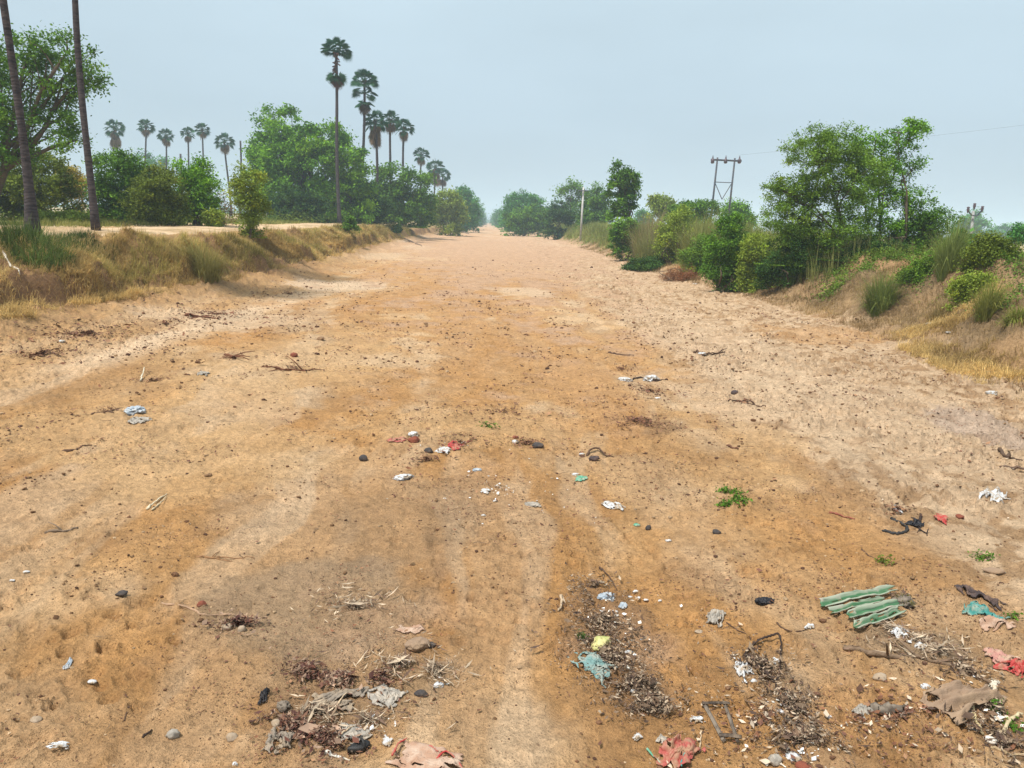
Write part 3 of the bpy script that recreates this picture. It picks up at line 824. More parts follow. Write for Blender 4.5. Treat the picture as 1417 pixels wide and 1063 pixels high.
tree('upright_tree', 'narrow upright dark tree standing alone on the bank', 'tree', 862, 56,
     [(858, 240, 15, 15), (868, 252, 15, 16), (856, 262, 17, 14), (868, 275, 17, 14), (862, 288, 18, 12), (876, 262, 9, 12)], 120, 4300, 0.15, 'mid', trunk_r=0.09, clump_r=0.30, seed=37, hollow=0.15)
tree('bush', 'dark round bush at the foot of narrow upright tree', 'bush', 866, 50, [(866, 318, 18, 14), (855, 326, 14, 10)], 90, 3600, 0.11, 'mid', clump_r=0.3, seed=38, stems=2, trunk_r=0.04)
tree('bush', 'light green tall bush with yellow patch behind reeds, past the upright tree', 'bush', 915, 85, [(908, 283, 10, 12), (918, 285, 10, 12), (930, 288, 14, 10)], 110, 3600, 0.16, 'lime', trunk_r=0.08, clump_r=0.5, seed=39, stems=2)
tree('bush', 'green spreading bush in front of the twin leg power pole', 'bush', 968, 62, [(955, 290, 20, 14), (980, 288, 18, 12), (940, 300, 18, 14), (965, 305, 24, 14)], 170, 6500, 0.13, 'mid', trunk_r=0.08, clump_r=0.42, seed=40, stems=3)
tree('bush', 'bright green bush at far side of the power pole legs', 'bush', 1015, 75, [(1015, 292, 18, 16), (1030, 305, 14, 14)], 120, 4500, 0.15, 'bright', trunk_r=0.08, clump_r=0.5, seed=41, stems=2)
tree('bush', 'lime tall leafy bush amid the reeds nearer than the power pole', 'bush', 937, 40, [(937, 318, 22, 22), (925, 330, 18, 18), (945, 300, 12, 14)], 140, 5200, 0.095, 'lime', trunk_r=0.04, clump_r=0.28, seed=42, stems=3)
tree('bush', 'dark green hanging bush down the bank in front of power pole', 'bush', 1005, 28, [(1003, 335, 24, 26), (1018, 355, 22, 24), (995, 365, 20, 22), (1010, 310, 16, 16), (1000, 382, 16, 10)], 260, 12000, 0.075, 'mid', trunk_r=0.04, clump_r=0.24, seed=43, stems=4)
tree('creeper', 'low dark green creeper spilling onto the bed at the bank foot', 'creeper', 888, 45, [(888, 368, 24, 10), (905, 362, 16, 10), (872, 374, 12, 5)], 120, 5200, 0.075, 'dark', clump_r=0.2, seed=44, limb=False, v0=374)
tree('bush', 'reddish dry bush on the bank beside dark hanging bush', 'bush', 935, 33, [(935, 384, 18, 11), (950, 378, 14, 12)], 90, 3600, 0.05, 'rust', trunk_r=0.02, clump_r=0.22, seed=45, stems=4, aspect=0.25)
tree('broad_tree', 'big dense feathery tree of the right bank clump, leaning towards the canal', 'tree', 1150, 25,
     [(1120, 215, 42, 32), (1160, 200, 40, 26), (1095, 268, 42, 30), (1140, 258, 55, 42), (1085, 305, 34, 26), (1190, 235, 38, 40), (1150, 310, 50, 30), (1110, 325, 40, 20), (1075, 262, 18, 10), (1135, 190, 26, 16)],
     540, 27000, 0.068, 'fresh', trunk_r=0.06, clump_r=0.22, seed=46, stems=3, aspect=0.42, hollow=0.2, skirt=0.2)
tree('open_tree', 'airy tree with visible limbs, taller half of the right bank clump', 'tree', 1225, 26.5,
     [(1205, 195, 28, 20), (1240, 190, 30, 18), (1268, 178, 22, 12), (1225, 230, 36, 26), (1262, 225, 18, 26), (1240, 270, 30, 22), (1215, 310, 36, 28), (1200, 340, 36, 18), (1195, 265, 26, 30), (1188, 215, 20, 26)],
     250, 10000, 0.075, 'bright', trunk_r=0.055, clump_r=0.22, seed=47, stems=3, hollow=0.1)
tree('bush', 'bluish green bush at the outer foot of the airy tree', 'bush', 1280, 26, [(1278, 290, 22, 22), (1295, 310, 22, 20), (1270, 325, 30, 26), (1290, 350, 24, 16), (1262, 358, 26, 16), (1295, 378, 26, 14), (1258, 382, 24, 10)], 300, 13500, 0.075, 'mid', trunk_r=0.04, clump_r=0.26, seed=48, stems=4)
tree('bush', 'dark low bush under the dense feathery tree, at its canal side', 'bush', 1092, 25, [(1090, 350, 30, 20), (1115, 368, 32, 16), (1070, 372, 24, 14)], 170, 7500, 0.06, 'dark', trunk_r=0.03, clump_r=0.22, seed=49, stems=4)
tree('bush', 'dark scrub bush in the shade below the airy tree', 'bush', 1175, 24.5, [(1160, 372, 30, 13), (1200, 374, 34, 14), (1236, 372, 22, 14)], 150, 6200, 0.06, 'dark', trunk_r=0.03, clump_r=0.2, seed=50, stems=4)
tree('milkweed_shrub', 'stiff shrub with broad blue green leaves before the three armed pole', 'shrub', 1333, 22, [(1333, 328, 9, 8), (1328, 342, 10, 8), (1340, 345, 8, 7), (1332, 358, 7, 6)], 40, 420, 0.14, 'teal', trunk_r=0.03, clump_r=0.16, seed=51, stems=3, aspect=0.65)
tree('bush', 'olive leafy bush on the bank top below the three armed pole', 'bush', 1362, 17.5, [(1360, 352, 26, 16), (1378, 345, 24, 14), (1350, 372, 22, 14), (1375, 372, 22, 14), (1365, 335, 16, 10)], 210, 7500, 0.055, 'olive', trunk_r=0.025, clump_r=0.18, seed=52, limb=False)
tree('sapling', 'slim lone sapling at the water edge in the field', 'sapling', 1410, 30, [(1410, 318, 8, 8), (1405, 328, 7, 6), (1414, 332, 6, 6)], 36, 800, 0.09, 'teal', trunk_r=0.03, clump_r=0.2, seed=53)
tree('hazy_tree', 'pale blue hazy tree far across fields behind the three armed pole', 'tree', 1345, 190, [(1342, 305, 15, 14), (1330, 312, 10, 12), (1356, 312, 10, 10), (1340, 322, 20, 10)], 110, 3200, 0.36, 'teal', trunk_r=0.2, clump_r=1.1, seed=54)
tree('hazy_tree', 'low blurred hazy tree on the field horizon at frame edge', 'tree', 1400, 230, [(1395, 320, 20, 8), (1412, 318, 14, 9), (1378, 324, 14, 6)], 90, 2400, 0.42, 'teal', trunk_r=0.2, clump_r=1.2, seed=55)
tree('hazy_tree', 'low hazy tree showing between narrow upright tree and the light bush', 'tree', 893, 160, [(890, 300, 10, 8), (898, 304, 8, 6)], 60, 1500, 0.3, 'teal', trunk_r=0.12, clump_r=0.8, seed=56)


for k, (u, d, lob, side) in enumerate([(650, 190, [(645, 284, 12, 16), (636, 292, 14, 12)], 'l'), (660, 300, [(660, 294, 7, 10)], 'l'), (665, 420, [(664, 300, 6, 7)], 'l'), (690, 300, [(692, 299, 6, 8)], 'r'), (686, 420, [(686, 303, 5, 6)], 'r'), (706, 180, [(706, 300, 10, 10), (716, 306, 10, 8)], 'r'), (755, 150, [(752, 303, 14, 10), (762, 298, 10, 10)], 'r')]):
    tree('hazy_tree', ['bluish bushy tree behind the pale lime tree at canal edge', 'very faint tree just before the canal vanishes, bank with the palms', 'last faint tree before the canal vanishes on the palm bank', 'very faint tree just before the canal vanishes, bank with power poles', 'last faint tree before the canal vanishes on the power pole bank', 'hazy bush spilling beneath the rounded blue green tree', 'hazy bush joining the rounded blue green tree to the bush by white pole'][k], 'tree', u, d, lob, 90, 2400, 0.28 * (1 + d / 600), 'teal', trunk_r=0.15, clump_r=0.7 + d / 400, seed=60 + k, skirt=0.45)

tree('bush', 'light green leafy bush low on right slope between tussock and bluish green bush', 'bush', 1262, 19.5, [(1268, 392, 26, 13), (1290, 398, 18, 10)], 110, 4200, 0.055, 'fresh', seed=90, clump_r=0.17, limb=False)
tree('bush', 'lime bush low on the slope under the olive leafy bush', 'bush', 1340, 16.5, [(1335, 400, 24, 14), (1352, 392, 20, 14)], 110, 3800, 0.05, 'lime', seed=91, clump_r=0.16, limb=False)
tree('bush', 'broad light bush joining dark hanging bush and the feathery tree', 'bush', 1052, 27, [(1045, 345, 22, 22), (1058, 368, 22, 18), (1038, 372, 18, 14)], 150, 6000, 0.07, 'lime', seed=92, clump_r=0.22, stems=3, trunk_r=0.03)
tree('bush', 'fresh green bush between the reeds and dark hanging bush', 'bush', 975, 34, [(975, 345, 20, 18), (960, 355, 16, 14)], 120, 4600, 0.08, 'fresh', seed=93, clump_r=0.24, stems=3, trunk_r=0.03)

# grass clumps one can tell apart
G1, G2 = C(0.10, 0.14, 0.03), C(0.25, 0.29, 0.075); D1, D2 = C(0.26, 0.19, 0.07), C(0.48, 0.37, 0.16)
tussock('grass_tussock', 'round spiky green tussock at the bank foot below the airy tree', 1217, 424, 62, 52, G1, G2, 700, seed=1, spread=0.5)
tussock('grass_tussock', 'yellow green tussock beside orange bare soil under the olive bush', 1364, 440, 46, 52, C(.15, .17, .03), C(.34, .34, .09), 520, seed=2, spread=0.35)
tussock('grass_tussock', 'low lime tussock cut off by the frame edge on right slope', 1405, 448, 44, 30, C(.15, .18, .03), C(.33, .36, .08), 420, seed=3, spread=0.6)
tussock('grass_tussock', 'small bright tussock in front of dark low bush', 1093, 394, 26, 26, G1, C(.24, .33, .07), 300, seed=4, spread=0.4)
tussock('grass_tussock', 'tall pale reed tussock between bluish green bush and milkweed shrub', 1312, 372, 52, 70, C(.14, .19, .045), C(.31, .36, .11), 620, seed=5, spread=0.35)
tussock('grass_tussock', 'straw coloured dry tussock beside yellow flattened grass at the path gap', 1300, 446, 44, 36, D1, D2, 320, seed=6, spread=0.6)
tussock('grass_tussock', 'shaggy olive tussock hanging over dark hollow of left bank', 285, 390, 70, 56, C(.22, .2, .05), C(.44, .38, .13), 700, seed=7, spread=0.5)
tussock('grass_tussock', 'tuft of dark green grass around the thick palm trunk base', 52, 352, 95, 44, C(.05, .09, .02), C(.15, .2, .05), 1100, seed=8, spread=0.5, foot_r=0.42)
tussock('grass_tussock', 'feathery pale reed clump below lime bush on right bank', 905, 366, 60, 62, C(.17, .19, .05), C(.34, .34, .13), 700, seed=9, spread=0.35, wid=0.02, foot_r=0.4)
tussock('grass_tussock', 'yellowish tall reed clump beside dark hanging bush', 965, 362, 56, 66, C(.19, .2, .05), C(.36, .36, .13), 700, seed=10, spread=0.3, wid=0.018, foot_r=0.4)
tussock('grass_tussock', 'tan seed headed reed clump at the foot of upright tree', 893, 352, 44, 56, C(.2, .17, .07), C(.4, .32, .17), 600, seed=11, spread=0.3, wid=0.022, foot_r=0.4)
# ------------------------------------------------------------------ bank grass, nobody could count it
def bank_grass(name, n, side, yr, srange, hr, c1, c2, seed, dens=None, wid=0.011, lean=(0.5, 0.35), down=1.0, clump=9):
    r = np.random.default_rng(seed)
    nt = n // clump
    y = yr[0] * (yr[1] / yr[0]) ** r.random(nt * 3)
    tl, tr = toes(y)
    s = srange[0] + (srange[1] - srange[0]) * r.random(nt * 3)
    x = tl - s if side < 0 else tr + s
    keep = np.abs(x) < 0.80 * y + 2
    if dens is not None:
        keep &= r.random(nt * 3) < dens(x, y, s)
    x, y = x[keep][:nt], y[keep][:nt]
    k = len(x)
    ton = np.clip(fbm(x / 1.1, y / 1.6, seed + 3, 3) * 1.6 - 0.3 + r.normal(0, 0.12, k), 0, 1)
    big = np.clip(y / 26, 0.75, 3.0)
    X = np.repeat(x, clump) + r.normal(0, 0.07, k * clump) * np.repeat(big, clump); Y = np.repeat(y, clump) + r.normal(0, 0.07, k * clump) * np.repeat(big, clump)
    Zb = hz(X, Y) - 0.02
    hh = r.uniform(hr[0], hr[1], k * clump) * np.repeat(r.uniform(0.6, 1.25, k), clump)
    az = r.uniform(0, 2 * PI, k * clump)
    az = np.where(r.random(k * clump) < 0.5 * down, (0 if side < 0 else PI) + r.normal(0, 0.7, k * clump), az)
    ln = np.clip(r.normal(lean[0], lean[1], k * clump), 0.02, 1.5)
    cols = lerp(c1, c2, np.clip(np.repeat(ton, clump) + r.normal(0, 0.15, k * clump), 0, 1))
    cols = cols * np.repeat(r.uniform(0.7, 1.35, k), clump)[:, None]
    mb = MB(); blades(mb, np.stack([X, Y, Zb], -1), hh, az, ln, wid * np.repeat(big, clump) * r.uniform(0.6, 1.4, k * clump), cols, r)
    o = mb.build(name, M_GRASS)
    return tag(o, kind='stuff')


OL1, OL2 = C(0.22, 0.19, 0.045), C(0.46, 0.38, 0.13)
ST1, ST2 = C(0.36, 0.245, 0.09), C(0.64, 0.47, 0.20)
tag(bank_grass('dry_grass', 140000, -1, (9.5, 75), (0.9, 3.4), (0.10, 0.30), ST1, ST2, 71, lambda x, y, s: (0.06 + 0.94 * sm(0.44, 0.56, fbm(x / 0.8, y / 1.2, 301, 3))) * np.where(s > 2.7, 0.25, 1.0) * (left_s(x, y) > 1.3 - 0.5 * (y < 20)), lean=(0.85, 0.4), down=1.3))
bank_grass('olive_grass', 34000, -1, (10, 90), (1.3, 2.9), (0.15, 0.38), OL1, OL2, 72, lambda x, y, s: sm(0.45, 0.58, fbm(x / 1.1, y / 2.4, 303, 3)) * (left_s(x, y) > 1.6), lean=(0.7, 0.4), down=1.2)
bank_grass('dark_grass', 9000, -1, (16.5, 20.5), (2.5, 4.0), (0.12, 0.32), C(.045, .075, .018), C(.15, .19, .05), 73, lambda x, y, s: sm(0.3, 0.5, fbm(x / 0.9, y / 1.2, 305, 2)))
bank_grass('straw', 36000, 1, (8, 17), (0.0, 2.3), (0.08, 0.26), ST1, ST2 * 1.1, 74, lambda x, y, s: sm(0.38, 0.55, fbm(x / 1.0, y / 1.2, 307, 3)), lean=(1.0, 0.35), down=0.3, wid=0.009)
bank_grass('brown_scrub_grass', 90000, 1, (9, 75), (0.2, 4.5), (0.08, 0.26), C(.18, .12, .055), C(.46, .33, .16), 75, lambda x, y, s: 0.2 + 0.8 * sm(0.4, 0.6, fbm(x / 1.1, y / 1.5, 309, 3)), lean=(0.9, 0.4), wid=0.010)
bank_grass('tall_reeds', 52000, 1, (24, 150), (1.4, 4.2), (0.45, 1.0), C(.17, .21, .045), C(.40, .40, .14), 76, lambda x, y, s: 0.15 + 0.85 * sm(0.4, 0.6, fbm(x / 1.8, y / 3.0, 311, 3)), lean=(0.25, 0.2), wid=0.013)
bank_grass('field_grass', 26000, 1, (16, 110), (3.8, 9.0), (0.15, 0.5), C(.2, .19, .06), C(.42, .36, .17), 77, None, lean=(0.4, 0.3), wid=0.013)
bank_grass('verge_grass', 18000, -1, (26, 100), (7.2, 11.0), (0.1, 0.3), C(.13, .15, .03), C(.34, .32, .1), 78, lambda x, y, s: sm(0.4, 0.55, fbm(x / 2.2, y / 4.0, 313, 3)), lean=(0.4, 0.3), wid=0.013)


# undergrowth and a far wood that read as masses
def brush(name, pts, n, leaf, green, seed, h):
    r = np.random.default_rng(seed)
    g1, g2 = GREEN[green]; mb = MB()
    k = r.integers(0, len(pts), n); p = np.array(pts)[k]
    cen = p + r.normal(size=(n, 3)) * np.array([1.0, 1.0, 0.0]) * h * 0.9
    cen[:, 2] = hz(cen[:, 0], cen[:, 1]) + np.abs(r.normal(0, 0.42, n)) * h
    leaf_quads(mb, cen, leaf, 0.5, lerp(g1, g2, r.beta(2, 2, n)), r)
    return tag(mb.build(name, M_LEAF), kind='stuff')


def strip(side, y0, y1, s0, s1, n, seed):
    r = np.random.default_rng(seed); y = r.uniform(y0, y1, n); tl, tr = toes(y); s = r.uniform(s0, s1, n)
    return [(a, b, 0) for a, b in zip(tl - s if side < 0 else tr + s, y)]


brush('undergrowth', strip(-1, 60, 150, 7.5, 11, 70, 1), 15000, 0.16, 'olive', 81, 1.0)
brush('shrubbery', strip(1, 42, 150, 1.6, 5.0, 90, 2), 22000, 0.13, 'lime', 82, 0.75)
brush('scrub_undergrowth', strip(1, 20, 46, 2.2, 5.0, 44, 3), 17000, 0.065, 'olive', 83, 0.42)
brush('far_undergrowth', strip(-1, 32, 60, 8, 16, 40, 6), 7000, 0.13, 'olive', 86, 0.5)
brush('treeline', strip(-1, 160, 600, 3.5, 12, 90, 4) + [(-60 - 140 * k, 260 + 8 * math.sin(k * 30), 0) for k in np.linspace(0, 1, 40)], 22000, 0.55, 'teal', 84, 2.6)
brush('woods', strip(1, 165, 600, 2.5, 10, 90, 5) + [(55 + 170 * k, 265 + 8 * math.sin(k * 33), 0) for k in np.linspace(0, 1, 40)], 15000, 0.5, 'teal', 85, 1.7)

# ------------------------------------------------------------------ poles
M_STEEL = dirty('dark_steel', (0.05, 0.06, 0.08), (0.10, 0.08, 0.07), rough=0.6, metal=0.3)
M_CONC = dirty('pale_concrete', (0.33, 0.33, 0.33), (0.22, 0.21, 0.2), scale=3, rough=0.9)
M_WCONC = dirty('white_concrete', (0.5, 0.49, 0.47), (0.4, 0.38, 0.36), scale=3, rough=0.9)
M_PORC = dirty('porcelain', (0.10, 0.07, 0.08), (0.05, 0.04, 0.05), rough=0.35)


def hpole():
    d = 70.0
    foot = np.array([W(993, 300, d)[0], d, 0]); foot[2] = hz1(foot[0], d) - 0.1
    root = empty('power_pole', foot, 'twin leg steel power pole with crossbar and bracing above the bushes', 'power pole')
    T = [W(993, 218, d) - foot, W(1017, 219, d) - foot]
    Bs = [W(984, 300, d) - foot, W(1008, 300, d) - foot]
    for k in (0, 1):
        a, b = Bs[k], T[k]; dirn = (b - a) / (b[2] - a[2]); a = a - dirn * a[2]
        mb = MB(); mb.tube(np.array([a, b]), np.array([0.10, 0.075]), 8); mb.build('leg', M_STEEL, root, smooth=True)
    l, rr = W(984, 221, d) - foot, W(1026, 223, d) - foot
    mb = MB(); mb.tube(np.array([l, rr]), 0.085, 6); mb.build('crossbar', M_STEEL, root)
    mb = MB()
    p1, p2, p3 = W(989, 252, d) - foot, W(1013, 253, d) - foot, W(999, 276, d) - foot
    for a, b in ((p1, p2), (p1, p3), (p2, p3)): mb.tube(np.array([a, b]), 0.035, 5)
    mb.build('brace', M_STEEL, root)
    for uu in (986, 1004, 1023):
        mb = MB(); q = W(uu, 222, d) - foot
        zz = np.array([-0.28, -0.2, -0.1, 0.05, 0.1, 0.2, 0.3, 0.42]); ra = np.array([0.08, 0.16, 0.15, 0.18, 0.09, 0.07, 0.04, 0.02])
        mb.tube(np.stack([np.full(8, q[0]), np.full(8, q[1] - 0.05), q[2] + zz], -1), ra, 10); mb.build('insulator', M_PORC, root, smooth=True)
    return T, foot


Th, Fh = hpole()


def ypole():
    d = 46.0
    foot = np.array([W(1345, 330, d)[0], d, 0]); foot[2] = hz1(foot[0], d) - 0.1
    root = empty('utility_pole', foot, 'concrete utility pole with three upturned arms beyond the right bank', 'utility pole')
    t = W(1347.5, 290, d) - foot
    mb = MB(); mb.tube(np.array([[0, 0, 0], t * 0.97]), np.array([0.10, 0.07]), 8); mb.build('pole', M_CONC, root, smooth=True)
    c = W(1347, 299, d) - foot; c[1] -= 0.12
    mb = MB(); mb.tube(np.array([W(1338, 292, d) - foot, W(1343, 298, d) - foot, c, W(1351, 298, d) - foot, W(1357, 291, d) - foot]) + [0, -0.12, 0], 0.04, 6); mb.build('crossarm', M_STEEL, root)
    for (uu, vv) in ((1338, 290), (1348.5, 285), (1357.5, 289)):
        q = W(uu, vv, d) - foot
        zz = np.array([-0.2, -0.1, 0, 0.06, 0.12, 0.16]); ra = np.array([0.03, 0.06, 0.09, 0.06, 0.1, 0.03])
        mb = MB(); mb.tube(np.stack([np.full(6, q[0]), np.full(6, q[1] - (0.12 if uu != 1348.5 else 0)), q[2] + zz], -1), ra, 8); mb.build('insulator', M_PORC, root, smooth=True)


ypole()


def wpole():
    d = 86.0
    foot = np.array([W(805, 300, d)[0], d, 0]); foot[2] = hz1(foot[0], d) - 0.1
    root = empty('utility_pole', foot, 'thin white concrete pole on the far bank by dark green bush', 'utility pole')
    t = W(807.5, 259, d) - foot
    mb = MB(); mb.tube(np.array([[0, 0, 0], t]), np.array([0.13, 0.09]), 8); mb.build('pole', M_WCONC, root, smooth=True)
    mb = MB(); mb.tube(np.array([t + [-0.5, -0.2, -0.4], t + [0.5, -0.2, -0.4]]), 0.07, 5); mb.build('crossarm', M_STEEL, root)


wpole()

wire = MB()
a = Fh + Th[1] + [0.5, 0, 0.3]; b = np.array([62.0, 40.0, 14.5]); t = np.linspace(0, 1, 24)[:, None]
wp = a * (1 - t) + b * t; wp[:, 2] -= 1.2 * np.sin(t[:, 0] * PI) * 0.6
wire.tube(wp, 0.005, 5, cap=False)
tag(wire.build('power_line', M_STEEL), 'single thin wire leaving the twin leg power pole', 'power line')

brush('light_undergrowth', strip(1, 22, 75, 1.8, 4.2, 80, 8), 26000, 0.075, 'lime', 88, 0.38)
brush('near_undergrowth', strip(1, 14.5, 25, 1.7, 4.4, 46, 9), 20000, 0.05, 'fresh', 89, 0.24)
bank_grass('matted_grass', 26000, -1, (10.5, 24), (1.0, 2.7), (0.12, 0.28), ST1 * 0.85, ST2, 90, lambda x, y, s: 0.15 + 0.85 * sm(0.42, 0.55, fbm(x / 0.6, y / 0.8, 317, 3)), lean=(0.9, 0.45), down=1.2)
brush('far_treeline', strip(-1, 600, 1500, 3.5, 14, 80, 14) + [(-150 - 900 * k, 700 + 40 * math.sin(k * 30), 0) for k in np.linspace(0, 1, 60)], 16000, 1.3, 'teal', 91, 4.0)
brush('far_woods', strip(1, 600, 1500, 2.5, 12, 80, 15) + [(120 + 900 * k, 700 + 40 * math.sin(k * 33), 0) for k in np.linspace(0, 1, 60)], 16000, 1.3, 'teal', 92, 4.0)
# ------------------------------------------------------------------ things lying on the bed
M_WPLAS = dirty('white_plastic', (0.62, 0.63, 0.64), (0.36, 0.27, 0.18), scale=22, rough=0.5, lo=0.46, hi=0.62, transl=0.15, bump=0.3)
M_BPLAS = dirty('bluish_plastic', (0.36, 0.42, 0.48), (0.6, 0.6, 0.6), scale=20, rough=0.4, transl=0.15)
M_GPLAS = dirty('grey_plastic', (0.32, 0.29, 0.25), (0.46, 0.40, 0.33), scale=20, rough=0.45, transl=0.12, bump=0.5)
M_BLACK = dirty('black_plastic', (0.012, 0.012, 0.016), (0.05, 0.042, 0.04), scale=12, rough=0.45, lo=0.5, hi=0.8)
M_RED = dirty('red_plastic', (0.42, 0.05, 0.045), (0.38, 0.18, 0.12), scale=24, rough=0.5, transl=0.1)
M_SALMON = dirty('salmon_plastic', (0.38, 0.085, 0.07), (0.36, 0.21, 0.13), scale=22, lo=0.4, hi=0.6, rough=0.5, transl=0.1)
M_PINK = dirty('pink_net', (0.40, 0.20, 0.165), (0.42, 0.30, 0.21), scale=18, rough=0.8)
M_TURQ = dirty('turquoise_cloth', (0.05, 0.235, 0.215), (0.26, 0.30, 0.24), scale=26, rough=0.9, bump=0.5, bscale=150)
M_TEAL = dirty('faded_teal_cloth', (0.16, 0.27, 0.26), (0.30, 0.32, 0.28), scale=14, rough=0.9, bump=0.5, bscale=150)
M_SACK = dirty('brown_sackcloth', (0.27, 0.185, 0.125), (0.36, 0.25, 0.16), scale=6, rough=0.95, bump=0.6, bscale=220)
M_GCLOTH = dirty('grey_cloth', (0.24, 0.20, 0.16), (0.34, 0.26, 0.18), scale=12, rough=0.95, bump=0.6, bscale=180)
M_DCLOTH = dirty('dark_cloth', (0.06, 0.045, 0.045), (0.14, 0.09, 0.07), scale=14, rough=0.95, bump=0.5, bscale=150)
M_TCLOTH = dirty('tan_cloth', (0.36, 0.22, 0.15), (0.46, 0.34, 0.26), scale=14, rough=0.95, bump=0.5, bscale=150)
M_STONE = dirty('pale_stone', (0.30, 0.225, 0.155), (0.40, 0.32, 0.24), scale=20, rough=0.9, bump=0.5)
M_DSTONE = dirty('dark_stone', (0.045, 0.04, 0.04), (0.10, 0.075, 0.06), scale=20, rough=0.85, bump=0.6)
M_BRICK = dirty('broken_brick', (0.20, 0.06, 0.035), (0.14, 0.05, 0.03), scale=20, rough=0.95, bump=0.7)
M_SHELL = dirty('bleached_bone', (0.66, 0.62, 0.55), (0.5, 0.42, 0.33), scale=30, rough=0.6)
M_WOOD = dirty('dark_wood', (0.05, 0.038, 0.03), (0.16, 0.12, 0.085), scale=25, rough=0.85, bump=0.5)
M_GREYWOOD = dirty('grey_wood', (0.20, 0.165, 0.13), (0.08, 0.06, 0.045), scale=18, rough=0.9, bump=0.5)
M_HUSK = dirty('husk', (0.55, 0.50, 0.22), (0.22, 0.30, 0.07), scale=14, rough=0.6)
M_RUBBER = dirty('black_rubber', (0.02, 0.02, 0.021), (0.05, 0.045, 0.04), rough=0.6)
M_CARD = dirty('cream_card', (0.58, 0.52, 0.42), (0.5, 0.4, 0.28), rough=0.8)
M_GREENPL = dirty('green_plastic', (0.10, 0.34, 0.22), (0.36, 0.40, 0.30), scale=16, rough=0.5, transl=0.1)


def gpts(px, lift=0.0):
    out = []; m = 0
    for i, p in enumerate(px):
        q, k = P(p[0], p[1]); m = k
        out.append(q + np.array([0, 0, (p[2] * k if len(p) > 2 else 0.0) + lift]))
    return np.array(out), m


def smooth_path(p, n):
    t = np.linspace(0, len(p) - 1, n)
    k = np.clip(t.astype(int), 0, len(p) - 2); f = (t - k)[:, None]
    p0 = p[np.maximum(k - 1, 0)]; p1 = p[k]; p2 = p[k + 1]; p3 = p[np.minimum(k + 2, len(p) - 1)]
    return 0.5 * ((2 * p1) + (-p0 + p2) * f + (2 * p0 - 5 * p1 + 4 * p2 - p3) * f ** 2 + (-p0 + 3 * p1 - 3 * p2 + p3) * f ** 3)


def stick(name, label, cat, px, rpx, mat=None, col=(0.18, 0.12, 0.08), taper=0.45, group=None, n=None, lift=0.4, forks=0, seed=0):
    r = np.random.default_rng(seed + int(px[0][0] * 7 + px[0][1]))
    p, m = gpts(px)
    n = n or max(8, 4 * len(p))
    s = smooth_path(p, n); rad = rpx * m
    g = hz(s[:, 0], s[:, 1]); s[:, 2] = np.maximum(s[:, 2], g) + rad * lift
    s += r.normal(0, rad * 0.25, s.shape)
    at = s[len(s) // 2].copy()
    mb = MB(); mb.tube(s - at, np.linspace(1, taper, n) * rad * (1 + 0.18 * r.normal(size=n)), 7, np.array(col))
    for k in range(forks):
        i = r.integers(n // 3, n - 1); d = r.normal(size=3) * [1, 1, .25]; d /= np.linalg.norm(d)
        e = s[i] + d * rad * r.uniform(8, 16); e[2] = max(e[2], hz1(e[0], e[1]) + rad * .3)
        mb.tube(np.array([s[i], (s[i] + e) / 2 + [0, 0, rad], e]) - at, np.array([.5, .4, .2]) * rad, 5, np.array(col))
    o = mb.build(name, mat or M_STICK, smooth=True); o.location = at
    return tag(o, label, cat, group)


def ico(sub):
    bm = bmesh.new(); bmesh.ops.create_icosphere(bm, subdivisions=sub, radius=1.0)
    v = np.array([x.co[:] for x in bm.verts]); f = np.array([[a.index for a in q.verts] for q in bm.faces]); bm.free()
    return v, f


ICO = {k: ico(k) for k in (1, 2, 3, 4, 5)}


def ridged(v, sc, seed, oct=4):
    out = np.zeros(len(v))
    for i, p in enumerate(v):
        q = Vector(p) * sc + Vector((seed * 3.7, seed * 1.3, seed * 2.1))
        s = 0; a = 1
        for _ in range(oct):
            s += a * (1 - abs(mn.noise(q)) * 2); q = q * 2.1; a *= 0.5
        out[i] = s / 1.9
    return out


def lump(name, label, cat, u, v, wpx, hpx, mat, depth=0.8, rough=0.35, sc=1.3, sub=3, rot=None, group=None, seed=0, sink=0.25, facet=False, parent=None, tilt=0.0):
    """stone, clod or crumpled bag, wpx wide and hpx high in the picture"""
    if cat in ('plastic scrap', 'plastic bag'):
        wpx *= 0.88
        hpx = hpx * (0.75 if wpx > 20 else 0.6); rough = max(rough, 0.7); sc = max(sc, 2.0); sub = min(5, sub + 1); sink = 0.32
    foot, m = P(u, v + hpx * 0.35)
    r = np.random.default_rng(seed + int(u * 13 + v))
    vv, ff = ICO[sub]
    k = ridged(vv, sc, r.uniform(0, 50), 4)
    k2 = np.array([mn.noise(Vector(p) * 0.9 + Vector((seed, u, v))) for p in vv])
    w = vv * (1 + rough * (k - 0.55) + 0.3 * k2)[:, None]
    w = w * np.array([wpx * m / 2, wpx * m / 2 * depth, hpx * m * 0.55])
    a = rot if rot is not None else r.uniform(-0.5, 0.5)
    ca, sa = math.cos(a), math.sin(a)
    w = np.stack([w[:, 0] * ca - w[:, 1] * sa, w[:, 0] * sa + w[:, 1] * ca, w[:, 2] + tilt * w[:, 0]], -1)
    h = hpx * m * 0.55
    w[:, 2] += h * (1 - sink * 2)
    mb = MB(); mb.add(w, ff, C(0.4, 0.3, 0.2))
    o = mb.build(name, mat, smooth=not facet); o.location = foot
    return tag(o, label, cat, group)


